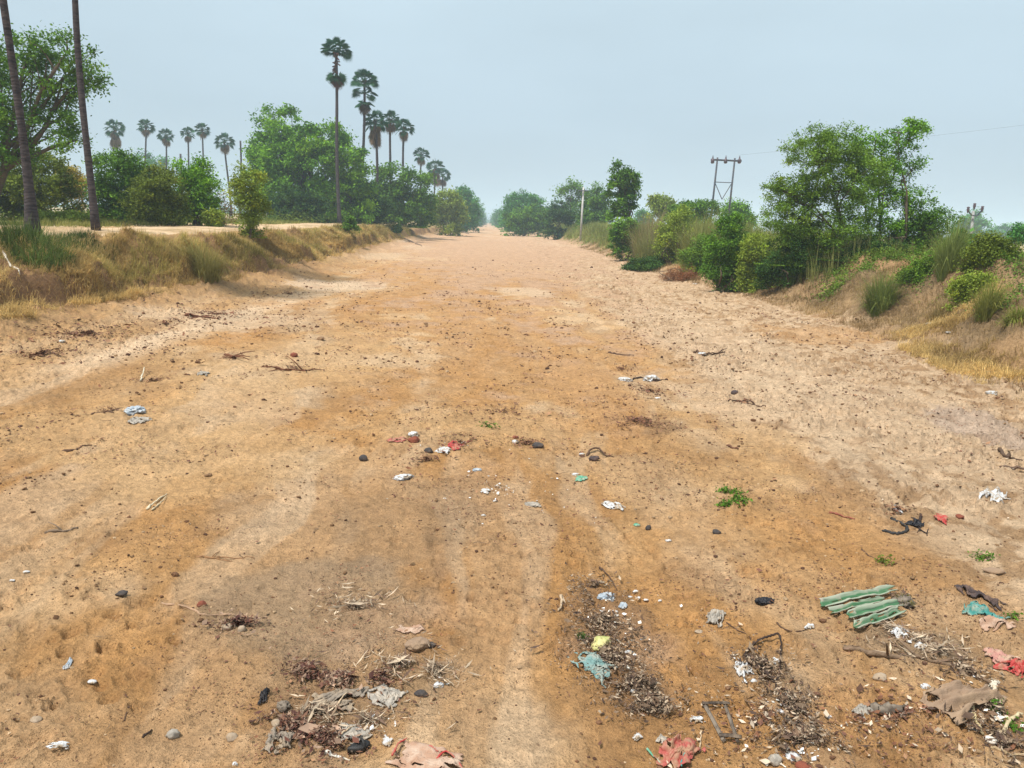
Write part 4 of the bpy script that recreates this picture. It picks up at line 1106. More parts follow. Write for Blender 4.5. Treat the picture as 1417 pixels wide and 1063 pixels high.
def rag(name, label, cat, corners, mat, fold=6.0, seed=0, n=44, ragged=0.25, group=None, folds=3.0, angle=0.0, thick=0.003, crumple=0.5, stripes=None):
    """cloth or film lying over the ground: pixel quad (4 corners), folds in px"""
    r = np.random.default_rng(seed + int(corners[0][0] + corners[0][1] * 3))
    cp, m = gpts(corners)
    a = np.linspace(0, 1, n); A, B = np.meshgrid(a, a, indexing='ij')
    e = ragged
    na = fbm(A * 3.1 + seed, B * 3.1, 401 + seed, 4) - 0.5; nb = fbm(A * 3.1, B * 3.1 + seed, 405 + seed, 4) - 0.5
    A2 = A + e * na * 1.6; B2 = B + e * nb * 1.6
    G = (cp[0][None, None] * ((1 - A2) * (1 - B2))[..., None] + cp[1][None, None] * (A2 * (1 - B2))[..., None] + cp[2][None, None] * (A2 * B2)[..., None] + cp[3][None, None] * ((1 - A2) * B2)[..., None])
    ca, sa = math.cos(angle), math.sin(angle)
    pu = A * ca + B * sa; pv = -A * sa + B * ca
    f1 = 1 - np.abs(2 * fbm(pu * folds * 0.6 + 3, pv * folds * 2.2, 411 + seed, 3) - 1)
    f2 = 1 - np.abs(2 * fbm(pu * folds * 2.5, pv * folds * 2.5, 417 + seed, 4) - 1)
    z = fold * m * ((1 - crumple) * f1 ** 2 + crumple * f2 ** 2 - 0.22)
    edge = np.minimum(np.minimum(A, 1 - A), np.minimum(B, 1 - B))
    z = z * (0.25 + 0.75 * sm(0, 0.2, edge))
    G[..., 2] = hz(G[..., 0], G[..., 1]) + np.maximum(z, -0.004) + 0.006
    at = G[n // 2, n // 2].copy()
    idx = np.arange(n * n).reshape(n, n)
    q = np.stack([idx[:-1, :-1], idx[1:, :-1], idx[1:, 1:], idx[:-1, 1:]], -1).reshape(n - 1, n - 1, 4)
    # torn corners and holes
    hole = fbm(A * 4, B * 4, 431 + seed, 3)
    cell = (hole[:-1, :-1] < 0.74) & ~((edge[:-1, :-1] < 0.14) & (fbm(A * 5, B * 5, 437 + seed, 2)[:-1, :-1] > 0.62 - 0.3 * e))
    mb = MB(); mb.add(G.reshape(-1, 3) - at, q[cell].reshape(-1, 4))
    o = mb.build(name, mat, smooth=True); o.location = at
    md = o.modifiers.new('thickness', 'SOLIDIFY'); md.thickness = thick
    return tag(o, label, cat, group)


def sprig(name, label, cat, u, v, wpx, hpx, n, green='mid', leafpx=5, seed=0, group=None, stems=5):
    foot, m = P(u, v); r = np.random.default_rng(seed + int(u * 3 + v))
    mb = MB(); g1, g2 = GREEN[green]
    root = empty(name, foot, label, cat, group)
    st = MB(); tips = []
    for k in range(stems):
        a = r.uniform(0, 2 * PI); L = wpx * m / 2 * r.uniform(0.5, 1.1)
        p = np.array([[0, 0, 0.005], [math.cos(a) * L * .5, math.sin(a) * L * .5 * 1.2, hpx * m * r.uniform(.4, .9)], [math.cos(a) * L, math.sin(a) * L * 1.2, hpx * m * r.uniform(.1, .7)]])
        p[:, 2] += hz(p[:, 0] + foot[0], p[:, 1] + foot[1]) - foot[2]
        s = smooth_path(p, 7); st.tube(s, np.linspace(1, .4, 7) * 0.7 * m, 5, C(.12, .11, .04)); tips.append(s)
    tips = np.concatenate(tips)
    cen = tips[r.integers(0, len(tips), n)] + r.normal(size=(n, 3)) * np.array([1, 1, .5]) * leafpx * m * 0.8
    cen[:, 2] = np.maximum(cen[:, 2], hz(cen[:, 0] + foot[0], cen[:, 1] + foot[1]) - foot[2] + 0.004)
    leaf_quads(mb, cen, leafpx * m, 0.45, lerp(g1, g2, r.beta(2, 2, n)), r)
    st.build('stem', M_STICK, root, smooth=True); mb.build('leaves', M_LEAF, root)
    return root


# --- corrugated sheet pieces (painted green, worn) -----------------------------------------------
def corr_mat():
    m, nt, b, N, L = nodes('worn_green_paint')
    a = N('ShaderNodeAttribute'); a.attribute_name = 'Col'
    tc = N('ShaderNodeTexCoord'); n = N('ShaderNodeTexNoise'); n.inputs['Scale'].default_value = 14; n.inputs['Detail'].default_value = 7
    L(tc.outputs['Object'], n.inputs['Vector'])
    r = N('ShaderNodeMapRange'); r.inputs[1].default_value = 0.53; r.inputs[2].default_value = 0.68; L(n.outputs['Fac'], r.inputs[0])
    mx = N('ShaderNodeMix'); mx.data_type = 'RGBA'; L(r.outputs[0], mx.inputs[0]); L(a.outputs['Color'], mx.inputs[6]); mx.inputs[7].default_value = (0.33, 0.30, 0.24, 1)
    L(mx.outputs[2], b.inputs['Base Color']); b.inputs['Roughness'].default_value = 0.6
    bp = N('ShaderNodeBump'); bp.inputs['Strength'].default_value = 0.3; bp.inputs['Distance'].default_value = 0.004; L(n.outputs['Fac'], bp.inputs['Height']); L(bp.outputs['Normal'], b.inputs['Normal'])
    return m


M_CORR = corr_mat()


def corrugated(label, a, b, wpx, waves, seed, lift):
    r = np.random.default_rng(seed)
    p, m = gpts([a, b]); ax = p[1] - p[0]; ax[2] = 0; L = np.linalg.norm(ax); ax /= L
    sd = np.array([ax[1], -ax[0], 0]); wd = wpx * m * 1.35
    nu, nw = 40, 14 * waves
    U, Wv = np.meshgrid(np.linspace(0, 1, nu), np.linspace(0, 1, nw), indexing='ij')
    jag0 = 0.14 * (fbm(Wv * 5, Wv * 0, 501 + seed, 3) - 0.5); jag1 = 0.30 * (fbm(Wv * 5, Wv * 0, 507 + seed, 3) - 0.5)
    UU = U + (1 - U) * jag0 + U * jag1
    jw = 0.12 * (fbm(U * 4, U * 0, 511 + seed, 3) - 0.5) * (Wv > 0.9)
    z = 0.010 * np.cos(Wv * waves * 2 * PI) + lift * (0.8 - 0.7 * Wv) + 0.012 * (fbm(U * 3, Wv * 2, 515 + seed, 2) - .5)
    base = p[0][None, None] + ax * (UU * L)[..., None] + sd * ((Wv + jw - 0.5) * wd)[..., None]
    gz = hz(base[..., 0], base[..., 1], True)
    base[..., 2] = gz.mean() * 0.5 + gz * 0.5 + 0.018 + z
    groove = 0.5 - 0.5 * np.cos(Wv * waves * 2 * PI)
    st = fbm(U * 2.0, Wv * 16, 521 + seed, 3)
    col = lerp(C(0.05, 0.15, 0.065), C(0.30, 0.33, 0.25), np.clip(sm(0.42, 0.74, 0.55 * st + 0.45 * (1 - groove)), 0, 1))
    col = lerp(col, C(0.035, 0.07, 0.04), 0.8 * sm(0.62, 0.72, fbm(U * 2.4 + 9, Wv * 14, 523 + seed, 3)))
    idx = np.arange(nu * nw).reshape(nu, nw)
    q = np.stack([idx[:-1, :-1], idx[1:, :-1], idx[1:, 1:], idx[:-1, 1:]], -1)
    hole = fbm(U * 3, Wv * 7, 531 + seed, 3)[:-1, :-1] < 0.70
    at = base[nu // 2, nw // 2].copy()
    mb = MB(); mb.add(base.reshape(-1, 3) - at, q[hole].reshape(-1, 4), col.reshape(-1, 3))
    o = mb.build('corrugated_sheet', M_CORR, smooth=True); o.location = at
    md = o.modifiers.new('thickness', 'SOLIDIFY'); md.thickness = 0.006
    return tag(o, label, 'roof sheet')


corrugated('longest strip of worn green corrugated sheet, uppermost of the four', (1136, 842), (1231, 823), 9, 1, 1, 0.03)
corrugated('short broken strip of green corrugated sheet tucked under the longest one', (1150, 854), (1222, 837), 7, 1, 2, 0.02)
corrugated('wide greener strip of corrugated sheet, second from the bottom', (1175, 861), (1240, 841), 9, 1, 5, 0.035)
corrugated('lowest strip of green corrugated sheet with a clean edge', (1183, 872), (1247, 850), 9, 1, 6, 0.02)
BROWN = (0.10, 0.06, 0.04); GREYB = (0.20, 0.145, 0.10); PALEB = (0.48, 0.36, 0.24); DARKB = (0.045, 0.03, 0.025)

# --- around the green sheet and on the near right
lump('plastic_scrap', 'crumpled black plastic scrap alone on bare soil before the green sheets', 'plastic scrap', 1058, 831, 28, 11, M_BLACK, 0.7, 0.6, 2.2, 4)
rag('cloth_rag', 'twisted turquoise rag beside a dark strip near the frame edge', 'rag', [(1328, 838), (1345, 832), (1400, 858), (1368, 864)], M_TURQ, 10, 1, folds=4)
rag('cloth_strip', 'dark brown knotted cloth strip above the turquoise rag', 'rag', [(1318, 815), (1330, 810), (1388, 838), (1378, 848)], M_DCLOTH, 8, 2, folds=4)
rag('cloth_rag', 'pale dusty rag lying just below the turquoise rag', 'rag', [(1355, 862), (1372, 856), (1408, 870), (1372, 876)], M_TCLOTH, 5, 3)
sprig('leafy_twig', 'green leafy twig at the end of the turquoise rag', 'leafy twig', 1402, 856, 26, 8, 70, 'mid', 5, 4)
stick('branch', 'thick bare branch lying across soil between green sheets and brown sackcloth', 'branch', [(1168, 897), (1200, 904), (1240, 911), (1285, 915), (1330, 930), (1395, 958)], 4.2, col=(0.17, 0.115, 0.075), taper=0.5, forks=4)
rag('sackcloth', 'large brown sackcloth folded over at the lower edge heap', 'sack', [(1268, 975), (1322, 948), (1395, 968), (1330, 1006)], M_SACK, 26, 4, n=60, ragged=0.16, folds=1.2, angle=0.4, crumple=0.15)
rag('red_cloth', 'bright red plastic bag crumpled under pink netting at the frame edge', 'plastic bag', [(1375, 925), (1400, 915), (1440, 922), (1415, 942)], M_RED, 13, 5, folds=2.5, crumple=0.3)
rag('pink_netting', 'pale pink torn netting heaped above the bright red bag', 'netting', [(1355, 912), (1372, 900), (1410, 910), (1392, 926)], M_PINK, 9, 6, folds=4, ragged=0.35)
lump('plastic_scrap', 'small white oval lid on the brown sackcloth', 'lid', 1321, 961, 13, 5, M_WPLAS, 0.7, 0.08, 1.0, 3)
lump('plastic_scrap', 'pale blue plastic scrap on sackcloth next to green sprig', 'plastic scrap', 1354, 970, 12, 9, M_BPLAS, 0.7, 0.2, 1, 3)
rag('card_scrap', 'cream square card standing among sticks above the sackcloth', 'card', [(1366, 955), (1372, 940), (1384, 946), (1378, 960)], M_CARD, 4, 7, ragged=0.05, crumple=0.1)
sprig('leafy_twig', 'dark green sprig growing from the heap beside pale blue scrap', 'leafy twig', 1374, 984, 26, 16, 120, 'mid', 5.5, 8)
sprig('leafy_twig', 'small green sprig low in the heap, at the very frame edge', 'leafy twig', 1404, 1012, 26, 12, 80, 'mid', 5.5, 9)
stick('dry_stalk', 'pale flat stalk standing diagonal across the sackcloth heap', 'stalk', [(1343, 978, 2), (1350, 1000, 2), (1360, 1018, 2)], 3.2, col=(.5, .4, .22), taper=.6)
stick('dry_stalk', 'pale forked stalk leaning beside low green sprig at frame edge', 'stalk', [(1386, 1018, 2), (1398, 1000, 5), (1414, 992, 4)], 3.0, col=(.52, .42, .26), taper=.6)
stick('dry_stalk', 'thin brown cane crossing the cream card', 'stalk', [(1310, 938, 3), (1350, 955, 4), (1392, 972, 3)], 1.6, col=(.30, .18, .09))
stick('dry_stalk', 'dark curved stalk under the white shell in lower corner heap', 'stalk', [(1345, 1015), (1362, 1030), (1380, 1052)], 2.0, col=DARKB)
lump('shell', 'white broken shell in the lower corner heap', 'shell', 1373, 1024, 24, 10, M_SHELL, 0.6, 0.2, 1.0, 3, rot=-0.6)
lump('bottle_cap', 'small black cap near the white shell', 'bottle cap', 1347, 1011, 9, 9, M_RUBBER, 0.9, 0.1, 1, 3)
for i, (px, lab) in enumerate([([(1370, 1035), (1395, 1045), (1430, 1042)], 'dry husk strip across lower corner'), ([(1380, 1010), (1405, 1030), (1420, 1038)], 'dry husk strip with split end in lower corner'),
                               ([(1350, 1040), (1380, 1050), (1410, 1062)], 'lowest dry husk strip in the corner heap'), ([(1392, 1058), (1410, 1050), (1440, 1056)], 'dark husk strip behind the lowest one')]):
    stick('husk_strip', lab, 'husk', px, 3.0, col=(0.36 - 0.06 * i, 0.26 - 0.05 * i, 0.15 - 0.03 * i), taper=.4)
stick('log', 'short rotten log stub with hollow end', 'log', [(1209, 986, 3), (1225, 985, 3), (1252, 983, 3)], 7, M_GREYWOOD, taper=1.0, lift=0.3)
rag('plastic_scrap', 'wrinkled grey plastic beside the rotten log stub', 'plastic scrap', [(1174, 990), (1186, 977), (1210, 984), (1196, 999)], M_GPLAS, 9, 8, folds=4)
lump('stone', 'smooth sandy stone above the rotten log stub', 'stone', 1217, 936, 20, 10, M_STONE, 0.8, 0.2, 1, 3)
lump('plastic_scrap', 'white oval scrap between thick branch and sackcloth', 'plastic scrap', 1281, 949, 16, 7, M_WPLAS, 0.7, 0.3, 1.5, 3)
rag('paper_scrap', 'white crumpled wrapper just below the green sheets', 'wrapper', [(1232, 880), (1240, 868), (1258, 874), (1250, 886)], M_WPLAS, 8, 9)
rag('paper_scrap', 'thin white torn film under the white wrapper', 'plastic film', [(1264, 897), (1270, 890), (1284, 896), (1276, 901)], M_WPLAS, 4, 10, n=24)
rag('paper_scrap', 'white folded paper alone before green sheets', 'paper', [(1112, 870), (1118, 864), (1128, 868), (1120, 873)], M_WPLAS, 4, 11, n=20)
lump('root_ball', 'clump of dry roots behind the corner of green sheets', 'root clump', 1248, 833, 30, 15, M_GREYWOOD, 0.8, 0.9, 2.6, 4)
sprig('straw_clump', 'tangle of dry straw stuck on the root clump', 'straw', 1252, 836, 34, 14, 40, 'brown', 5, 11, stems=22)

# --- bent canes and white bits, lower right centre
stick('bent_cane', 'long thin cane bent into a tall arch over white scraps', 'cane', [(1028, 908), (1045, 893, 4), (1062, 889, 8), (1077, 888, 10), (1080, 905, 6), (1078, 930, 3), (1072, 955)], 1.9, col=DARKB, taper=.6, n=40)
stick('bent_cane', 'dark stick running down from the foot of the bent arch', 'stick', [(1030, 910, 1), (1050, 923, 2), (1072, 945, 1)], 3.0, col=DARKB, taper=.7)
stick('twig', 'short twig lying inside the bent arch', 'twig', [(1048, 912), (1058, 918), (1067, 925)], 2.0, col=DARKB)
stick('twig', 'curved thin twig above the bent arch', 'twig', [(1075, 862), (1085, 871), (1100, 875), (1115, 872)], 1.3, col=BROWN)
stick('stick', 'thin straight cane sloping away below the bent arch', 'stick', [(1086, 963), (1108, 981), (1130, 1000)], 1.9, col=(.16, .10, .06))
stick('stick', 'stout dark broken stick among white bits below bent arch', 'stick', [(1086, 997), (1105, 1004), (1124, 1012)], 4.2, M_WOOD, taper=.7)
stick('root', 'long wiry root trailing down from the thin straight cane', 'root', [(1130, 998), (1160, 1010), (1173, 1032), (1172, 1050), (1180, 1070)], 1.0, col=(.16, .1, .06))
rag('plastic_film', 'white shredded film at the left foot of bent arch', 'plastic film', [(1012, 925), (1022, 914), (1042, 928), (1030, 944)], M_WPLAS, 6, 12, ragged=0.5)
lump('plastic_scrap', 'bright white scrap just below shredded film', 'plastic scrap', 1043, 942, 10, 8, M_WPLAS, 0.8, 0.5, 2, 3)
rag('plastic_scrap', 'white scrap within the bent arch', 'plastic scrap', [(1064, 916), (1070, 911), (1080, 917), (1072, 921)], M_WPLAS, 4, 13, n=20)
lump('plastic_scrap', 'white bit touching the stout dark broken stick', 'plastic scrap', 1081, 985, 13, 9, M_WPLAS, 0.8, 0.6, 2, 3)
lump('plastic_scrap', 'white bit where the thin straight cane ends', 'plastic scrap', 1150, 992, 11, 6, M_WPLAS, 0.8, 0.6, 2, 3)
lump('plastic_cup', 'crushed clear grey cup at the lowest edge near root', 'cup', 1072, 1050, 18, 15, M_GPLAS, 0.8, 0.4, 1.4, 3)
stick('bone_shard', 'curved white shard at bottom edge by the crushed cup', 'shard', [(1060, 1060, 1), (1072, 1056, 2), (1088, 1064, 1)], 2.2, M_SHELL)
lump('stone', 'brown stone at the bottom edge between cup and root', 'stone', 1112, 1060, 22, 12, M_BRICK, 0.8, 0.3, 1, 3)
lump('plastic_scrap', 'white trampled patch above brown stone at bottom edge', 'plastic scrap', 1096, 1046, 26, 4, M_WPLAS, 0.9, 0.5, 2.4, 3)


# --- wooden frame
def frame():
    quad, m = gpts([(975, 981), (1003, 981), (1019, 1028), (999, 1026)])
    c = quad.mean(0); root = empty('wooden_frame', c, 'small dark broken wooden frame lying flat above the red polythene bag', 'wooden frame')
    for i, (a, b, w) in enumerate(((0, 3, 3.2), (1, 2, 2.6), (0, 1, 2.4), (3, 2, 3.4), )):
        A, B = quad[a] - c, quad[b] - c
        A = A + [0, 0, 0.02 + 0.012 * (i > 1)]; B = B + [0, 0, 0.02 + 0.012 * (i > 1)]
        d = (B - A) / np.linalg.norm(B - A); A = A - d * .015; B = B + d * .02
        mb = MB(); mb.tube(np.array([A, (A + B) / 2 + [0, 0, .003], B]), w * m, 4); mb.build('rail' if i < 2 else 'crosspiece', M_WOOD if i > 1 else M_GREYWOOD, root)


frame()
rag('polythene_bag', 'salmon red polythene bag with green hem at bottom edge', 'plastic bag', [(898, 1048), (940, 1015), (974, 1042), (938, 1075)], M_SALMON, 17, 14, n=64, folds=2.2, crumple=0.35, ragged=0.3)
stick('strap', 'thin green strap lying along one side of the red polythene bag', 'strap', [(895, 1040, 3), (905, 1050, 3), (920, 1063, 2)], 1.7, M_GREENPL)
stick('strap', 'short turquoise strap across the middle of the red polythene bag', 'strap', [(949, 1046, 8), (945, 1056, 9), (942, 1068, 8)], 2.2, M_TURQ)
rag('plastic_scrap', 'white scrap left of the red polythene bag', 'plastic scrap', [(874, 1024), (880, 1016), (890, 1022), (882, 1028)], M_WPLAS, 5, 15, n=20)
rag('plastic_scrap', 'dirty white scrap touching upper corner of red polythene bag', 'plastic scrap', [(908, 1028), (914, 1018), (924, 1026), (916, 1032)], M_GPLAS, 5, 16, n=20)
rag('plastic_scrap', 'white shreds at upper left of the wooden frame', 'plastic scrap', [(952, 1000), (958, 992), (974, 996), (966, 1004)], M_WPLAS, 5, 17, n=24, ragged=0.5)
stick('stick', 'upright looking thin stick between red bag and wooden frame', 'stick', [(970, 1012), (969, 1025), (968, 1042)], 1.7, col=PALEB)

# --- litter heap in the centre foreground
lump('plastic_bag', 'crumpled bluish white plastic bag on top of the leaf litter heap', 'plastic bag', 839, 826, 26, 17, M_BPLAS, 0.8, 0.75, 2.2, 5)
rag('plastic_scrap', 'light blue scrap close below the crumpled bluish bag', 'plastic scrap', [(855, 842), (860, 836), (868, 840), (862, 845)], M_BPLAS, 6, 18, n=20)
lump('plastic_scrap', 'white scrap touching the light blue one', 'plastic scrap', 851, 846, 9, 6, M_WPLAS, 0.8, 0.4, 2, 3)
lump('coconut_husk', 'yellow and green husk shell in the leaf litter heap', 'husk', 832, 890, 30, 20, M_HUSK, 0.8, 0.45, 1.2, 4)
sprig('moss_tuft', 'dark green moss tuft left of the yellow husk shell', 'moss', 805, 885, 14, 10, 90, 'dark', 4, 12)
rag('cloth_rag', 'faded teal rag spread below the yellow husk shell', 'rag', [(792, 918), (815, 903), (858, 925), (832, 950)], M_TEAL, 10, 19, n=60, folds=3.5, ragged=0.4, crumple=0.6)
lump('stone', 'small white pebble on the faded teal rag', 'stone', 837, 910, 9, 7, M_WPLAS, 0.8, 0.2, 1, 3)
lump('plastic_scrap', 'flat white scrap at the right rim of the litter heap', 'plastic scrap', 870, 902, 12, 4, M_WPLAS, 0.7, 0.3, 1.4, 3)
lump('plastic_scrap', 'white crumb below the faded teal rag', 'plastic scrap', 877, 956, 11, 8, M_WPLAS, 0.8, 0.5, 1.8, 3)
stick('dry_stalk', 'short pale curved stalk beside the heap of leaf litter', 'stalk', [(776, 826, 1), (777, 836, 2), (773, 847, 1)], 2.4, col=PALEB)
stick('dry_stalk', 'thin brown stalk pointing up from the litter heap', 'stalk', [(830, 785), (842, 800, 3), (853, 818, 2)], 1.5, col=BROWN)
stick('dry_stalk', 'pale stalk lying amid the litter heap under bluish bag', 'stalk', [(825, 866, 3), (834, 857, 4), (842, 851, 3)], 1.8, col=PALEB)
rag('plastic_bag', 'small round clear plastic bag wrinkled and dusty, between heap and black scrap', 'plastic bag', [(973, 868), (980, 848), (1004, 850), (999, 872)], M_GPLAS, 12, 51, folds=3.5, crumple=0.7)
lump('stone', 'pale flat stone beside the dusty clear bag', 'stone', 967, 874, 12, 5, M_STONE, 0.8, 0.2, 1, 3)
stick('root', 'wiry dark root trailing from the dusty clear bag', 'root', [(1005, 862), (1020, 872), (1036, 880), (1040, 895)], 1.2, col=BROWN)
for i, (u, v, w) in enumerate([(872, 826, 8), (880, 818, 9), (894, 830, 7), (913, 831, 6)]):
    lump('plastic_scrap', ['tiny white scrap right of crumpled bluish bag', 'tiny flat scrap farther right of bluish bag', 'white speck scrap beyond the flat one', 'outermost white speck right of bluish bag'][i], 'plastic scrap', u, v, w, 4, M_WPLAS, 0.8, 0.4, 2, 2)

# --- lower left heap
rag('cloth_rag', 'small black rag at the upper corner of the lower left heap', 'rag', [(356, 978), (362, 962), (376, 957), (368, 974)], M_BLACK, 10, 20, n=36, folds=3)
lump('root_clump', 'dark grey knobby lump beside the small black rag', 'root clump', 392, 977, 18, 14, M_GREYWOOD, 0.8, 0.7, 1.6, 4)
rag('cloth_rag', 'dusty grey rag half buried in lower left corner heap', 'rag', [(358, 1040), (378, 1012), (414, 1020), (390, 1046)], M_GCLOTH, 13, 21, n=60, folds=2.5, crumple=0.5)
rag('plastic_sheet', 'dirty clear plastic sheet in the lower left heap with stick across', 'plastic sheet', [(456, 1025), (478, 1002), (520, 1012), (490, 1035)], M_GPLAS, 10, 22, n=54, folds=3)
rag('plastic_sheet', 'dusty buried plastic sheet behind the dirty clear one', 'plastic sheet', [(405, 990), (440, 965), (505, 955), (480, 985)], M_GCLOTH, 9, 23, n=60, folds=4, ragged=0.4, crumple=0.7)
rag('plastic_sheet', 'thin smoky film stretched over dirt uphill of dusty sheet', 'plastic sheet', [(510, 975), (520, 950), (562, 955), (550, 985)], M_GPLAS, 6, 24, n=50, folds=4, ragged=0.4, crumple=0.7)


def sandal():
    p, m = gpts([(482, 1044), (511, 1033)]); c = p.mean(0); ax = p[1] - p[0]; L = np.linalg.norm(ax) * 1.1; ax[2] = 0; ax /= np.linalg.norm(ax); sd = np.array([-ax[1], ax[0], 0])
    root = empty('sandal', c, 'black rubber sandal sole lying beside the white stick', 'sandal')
    t = np.linspace(0, 2 * PI, 33)[:-1]
    o2 = np.stack([np.cos(t) * L / 2, np.sin(t) * L * (0.19 + 0.06 * np.cos(t) - 0.05 * np.cos(2 * t))], -1)
    ring = lambda z, k: (ax[None] * o2[:, :1] * k + sd[None] * o2[:, 1:] * k + np.array([0, 0, z]))
    v = np.concatenate([ring(0.0, .97), ring(0.022, 1.0), ring(0.03, .95), [[0, 0, 0.028]], [[0, 0, 0]]])
    i = np.arange(32); j = (i + 1) % 32
    mb = MB(); mb.add(v, [np.stack([i, j, j + 32, i + 32], -1), np.stack([i + 32, j + 32, j + 64, i + 64], -1), np.stack([i + 64, j + 64, i * 0 + 96], -1), np.stack([j, i, i * 0 + 97], -1)])
    mb.build('sole', M_RUBBER, root, smooth=True)
    mb = MB(); th = np.linspace(0, PI, 12)
    for q in (0.16,):
        mb.tube(np.stack([ax[0] * L * q + sd[0] * np.cos(th) * L * .22, ax[1] * L * q + sd[1] * np.cos(th) * L * .2, 0.02 + 0.028 * np.sin(th)], -1), 0.006, 6)
    mb.build('strap', M_RUBBER, root, smooth=True)


sandal()
stick('stick', 'white peeled stick at the bottom of the lower left heap', 'stick', [(449, 1042), (468, 1048), (484, 1053)], 3.0, M_SHELL, taper=.3)
stick('stick', 'thin pale stick laid across the dirty clear plastic sheet', 'stick', [(466, 1027, 6), (480, 1018, 9), (496, 1010, 8)], 1.5, col=PALEB)
stick('stick', 'thin tan stick poking up amid the dusty buried sheet', 'stick', [(463, 990, 6), (471, 978, 10), (480, 966, 8)], 1.5, col=PALEB)
stick('stick', 'slim straw brown stick lying flat under the tan one', 'stick', [(462, 989), (480, 988), (508, 985)], 1.4, col=PALEB)
lump('plastic_scrap', 'bright white square scrap amid reddish leaves, lower left heap', 'plastic scrap', 421, 1003, 12, 7, M_WPLAS, 0.8, 0.3, 1.5, 3)
lump('stone', 'cream pebble in the strip of reddish leaves', 'stone', 383, 1000, 15, 10, M_STONE, 0.8, 0.2, 1, 3)
stick('shell', 'thin curved white shell below cream pebble', 'shell', [(391, 1010), (397, 1008), (404, 1010)], 2.4, M_SHELL)
rag('paper_scrap', 'white wrapper between the sandal and reddish striped sack', 'wrapper', [(528, 1030), (534, 1020), (546, 1028), (540, 1036)], M_WPLAS, 6, 25, n=24)
lump('plastic_scrap', 'white scrap uphill of smoky film', 'plastic scrap', 607, 947, 16, 9, M_WPLAS, 0.8, 0.6, 2.0, 3)
lump('stone', 'dark stone half hidden beside the smoky film', 'stone', 583, 959, 18, 9, M_DSTONE, 0.8, 0.3, 1, 3)
lump('stone', 'flat brown stone with shaded underside above the smoky film', 'stone', 466, 937, 34, 14, M_SACK, 0.8, 0.25, 1, 4)
lump('stone', 'rust brown flat lump by a white pebble, uphill of lower left heap', 'stone', 577, 890, 34, 15, M_SACK, 0.7, 0.35, 1.2, 4)
lump('stone', 'black stone tip right of rust brown flat lump', 'stone', 596, 892, 14, 7, M_DSTONE, 0.7, 0.3, 1.2, 3)
lump('plastic_scrap', 'white pebble like scrap between the rust brown lump and black tip', 'plastic scrap', 587, 893, 9, 7, M_WPLAS, 0.7, 0.3, 1.2, 3)
rag('red_net', 'rusty red corrugated rag lying on rust brown lump', 'rag', [(546, 874), (550, 867), (588, 869), (584, 879)], M_TCLOTH, 4, 26, folds=4, n=36)
rag('sack', 'reddish striped sack half buried at the bottom edge', 'sack', [(538, 1060), (556, 1028), (640, 1045), (640, 1085)], M_TCLOTH, 13, 27, n=64, ragged=0.2, folds=1.6, crumple=0.25)
for i, px in enumerate([[(543, 1052, 6), (552, 1036, 8), (563, 1028, 6)], [(575, 1052, 4), (592, 1040, 8), (606, 1046, 6)], [(600, 1060, 4), (618, 1046, 7), (640, 1066, 3)]]):
    stick('ribbon', ['red ribbon edge along upper rim of striped sack', 'thin red ribbon in the middle of the striped sack', 'red ribbon at the outer end of striped sack'][i], 'ribbon', px, 1.8, M_RED)

# --- left foreground
stick('twig', 'long wavy pale twig lying on the left bare soil', 'twig', [(224, 836), (245, 838), (262, 842), (280, 851), (305, 851), (330, 853), (356, 857)], 2.0, col=(.34, .22, .14), forks=1)
lump('stone', 'grey stone just below the long wavy twig', 'stone', 315, 866, 17, 9, M_STONE, 0.8, 0.25, 1, 3)
lump('stone', 'second smaller grey stone touching a dark chip below wavy twig', 'stone', 334, 870, 11, 8, M_STONE, 0.8, 0.25, 1, 3)
lump('stone', 'small reddish stone above the long wavy twig', 'stone', 279, 835, 13, 9, M_BRICK, 0.8, 0.25, 1, 3)
lump('stone', 'dark brown stone lying alone on left bare soil', 'stone', 168, 821, 15, 7, M_DSTONE, 0.7, 0.3, 1, 3)
rag('plastic_strip', 'blue white plastic strip on left bare soil', 'plastic scrap', [(86, 926), (97, 912), (101, 914), (91, 929)], M_BPLAS, 4, 28, n=20, ragged=.12)
lump('plastic_scrap', 'small white crumb right of the blue white strip', 'plastic scrap', 128, 943, 13, 7, M_WPLAS, 0.7, 0.5, 2, 3)
rag('paper_scrap', 'long white scrap near the lower left corner', 'paper', [(66, 1038), (72, 1031), (98, 1030), (94, 1038)], M_WPLAS, 4, 29, n=28, ragged=.3)
lump('stone', 'flat tan stone in the lower left corner', 'stone', 50, 995, 16, 8, M_STONE, 0.8, 0.3, 1, 3)
lump('shell', 'fan shaped grey brown shell fragment', 'shell', 239, 1015, 18, 14, M_GPLAS, 0.7, 0.35, 1.4, 3)
lump('stone', 'round cream stone right of the fan shaped shell', 'stone', 321, 1019, 15, 10, M_STONE, 0.9, 0.2, 1, 3)
lump('plastic_scrap', 'white torn scrap at bottom edge below cream stone', 'plastic scrap', 325, 1057, 9, 10, M_WPLAS, 0.7, 0.5, 2, 3)
stick('twig', 'short dark twig left of the fan shaped shell', 'twig', [(197, 1022), (205, 1015), (211, 1010)], 1.7, col=DARKB)
stick('twig', 'three way thin twig above fan shaped shell', 'twig', [(172, 998), (175, 988), (177, 980)], 1.2, col=BROWN, forks=2)
lump('plastic_scrap', 'two tiny white scraps near left edge, larger one', 'plastic scrap', 36, 791, 10, 5, M_WPLAS, 0.7, 0.4, 2, 2)
lump('plastic_scrap', 'tiny white round scrap near left edge, lower one', 'plastic scrap', 17, 803, 8, 5, M_WPLAS, 0.8, 0.3, 2, 2)

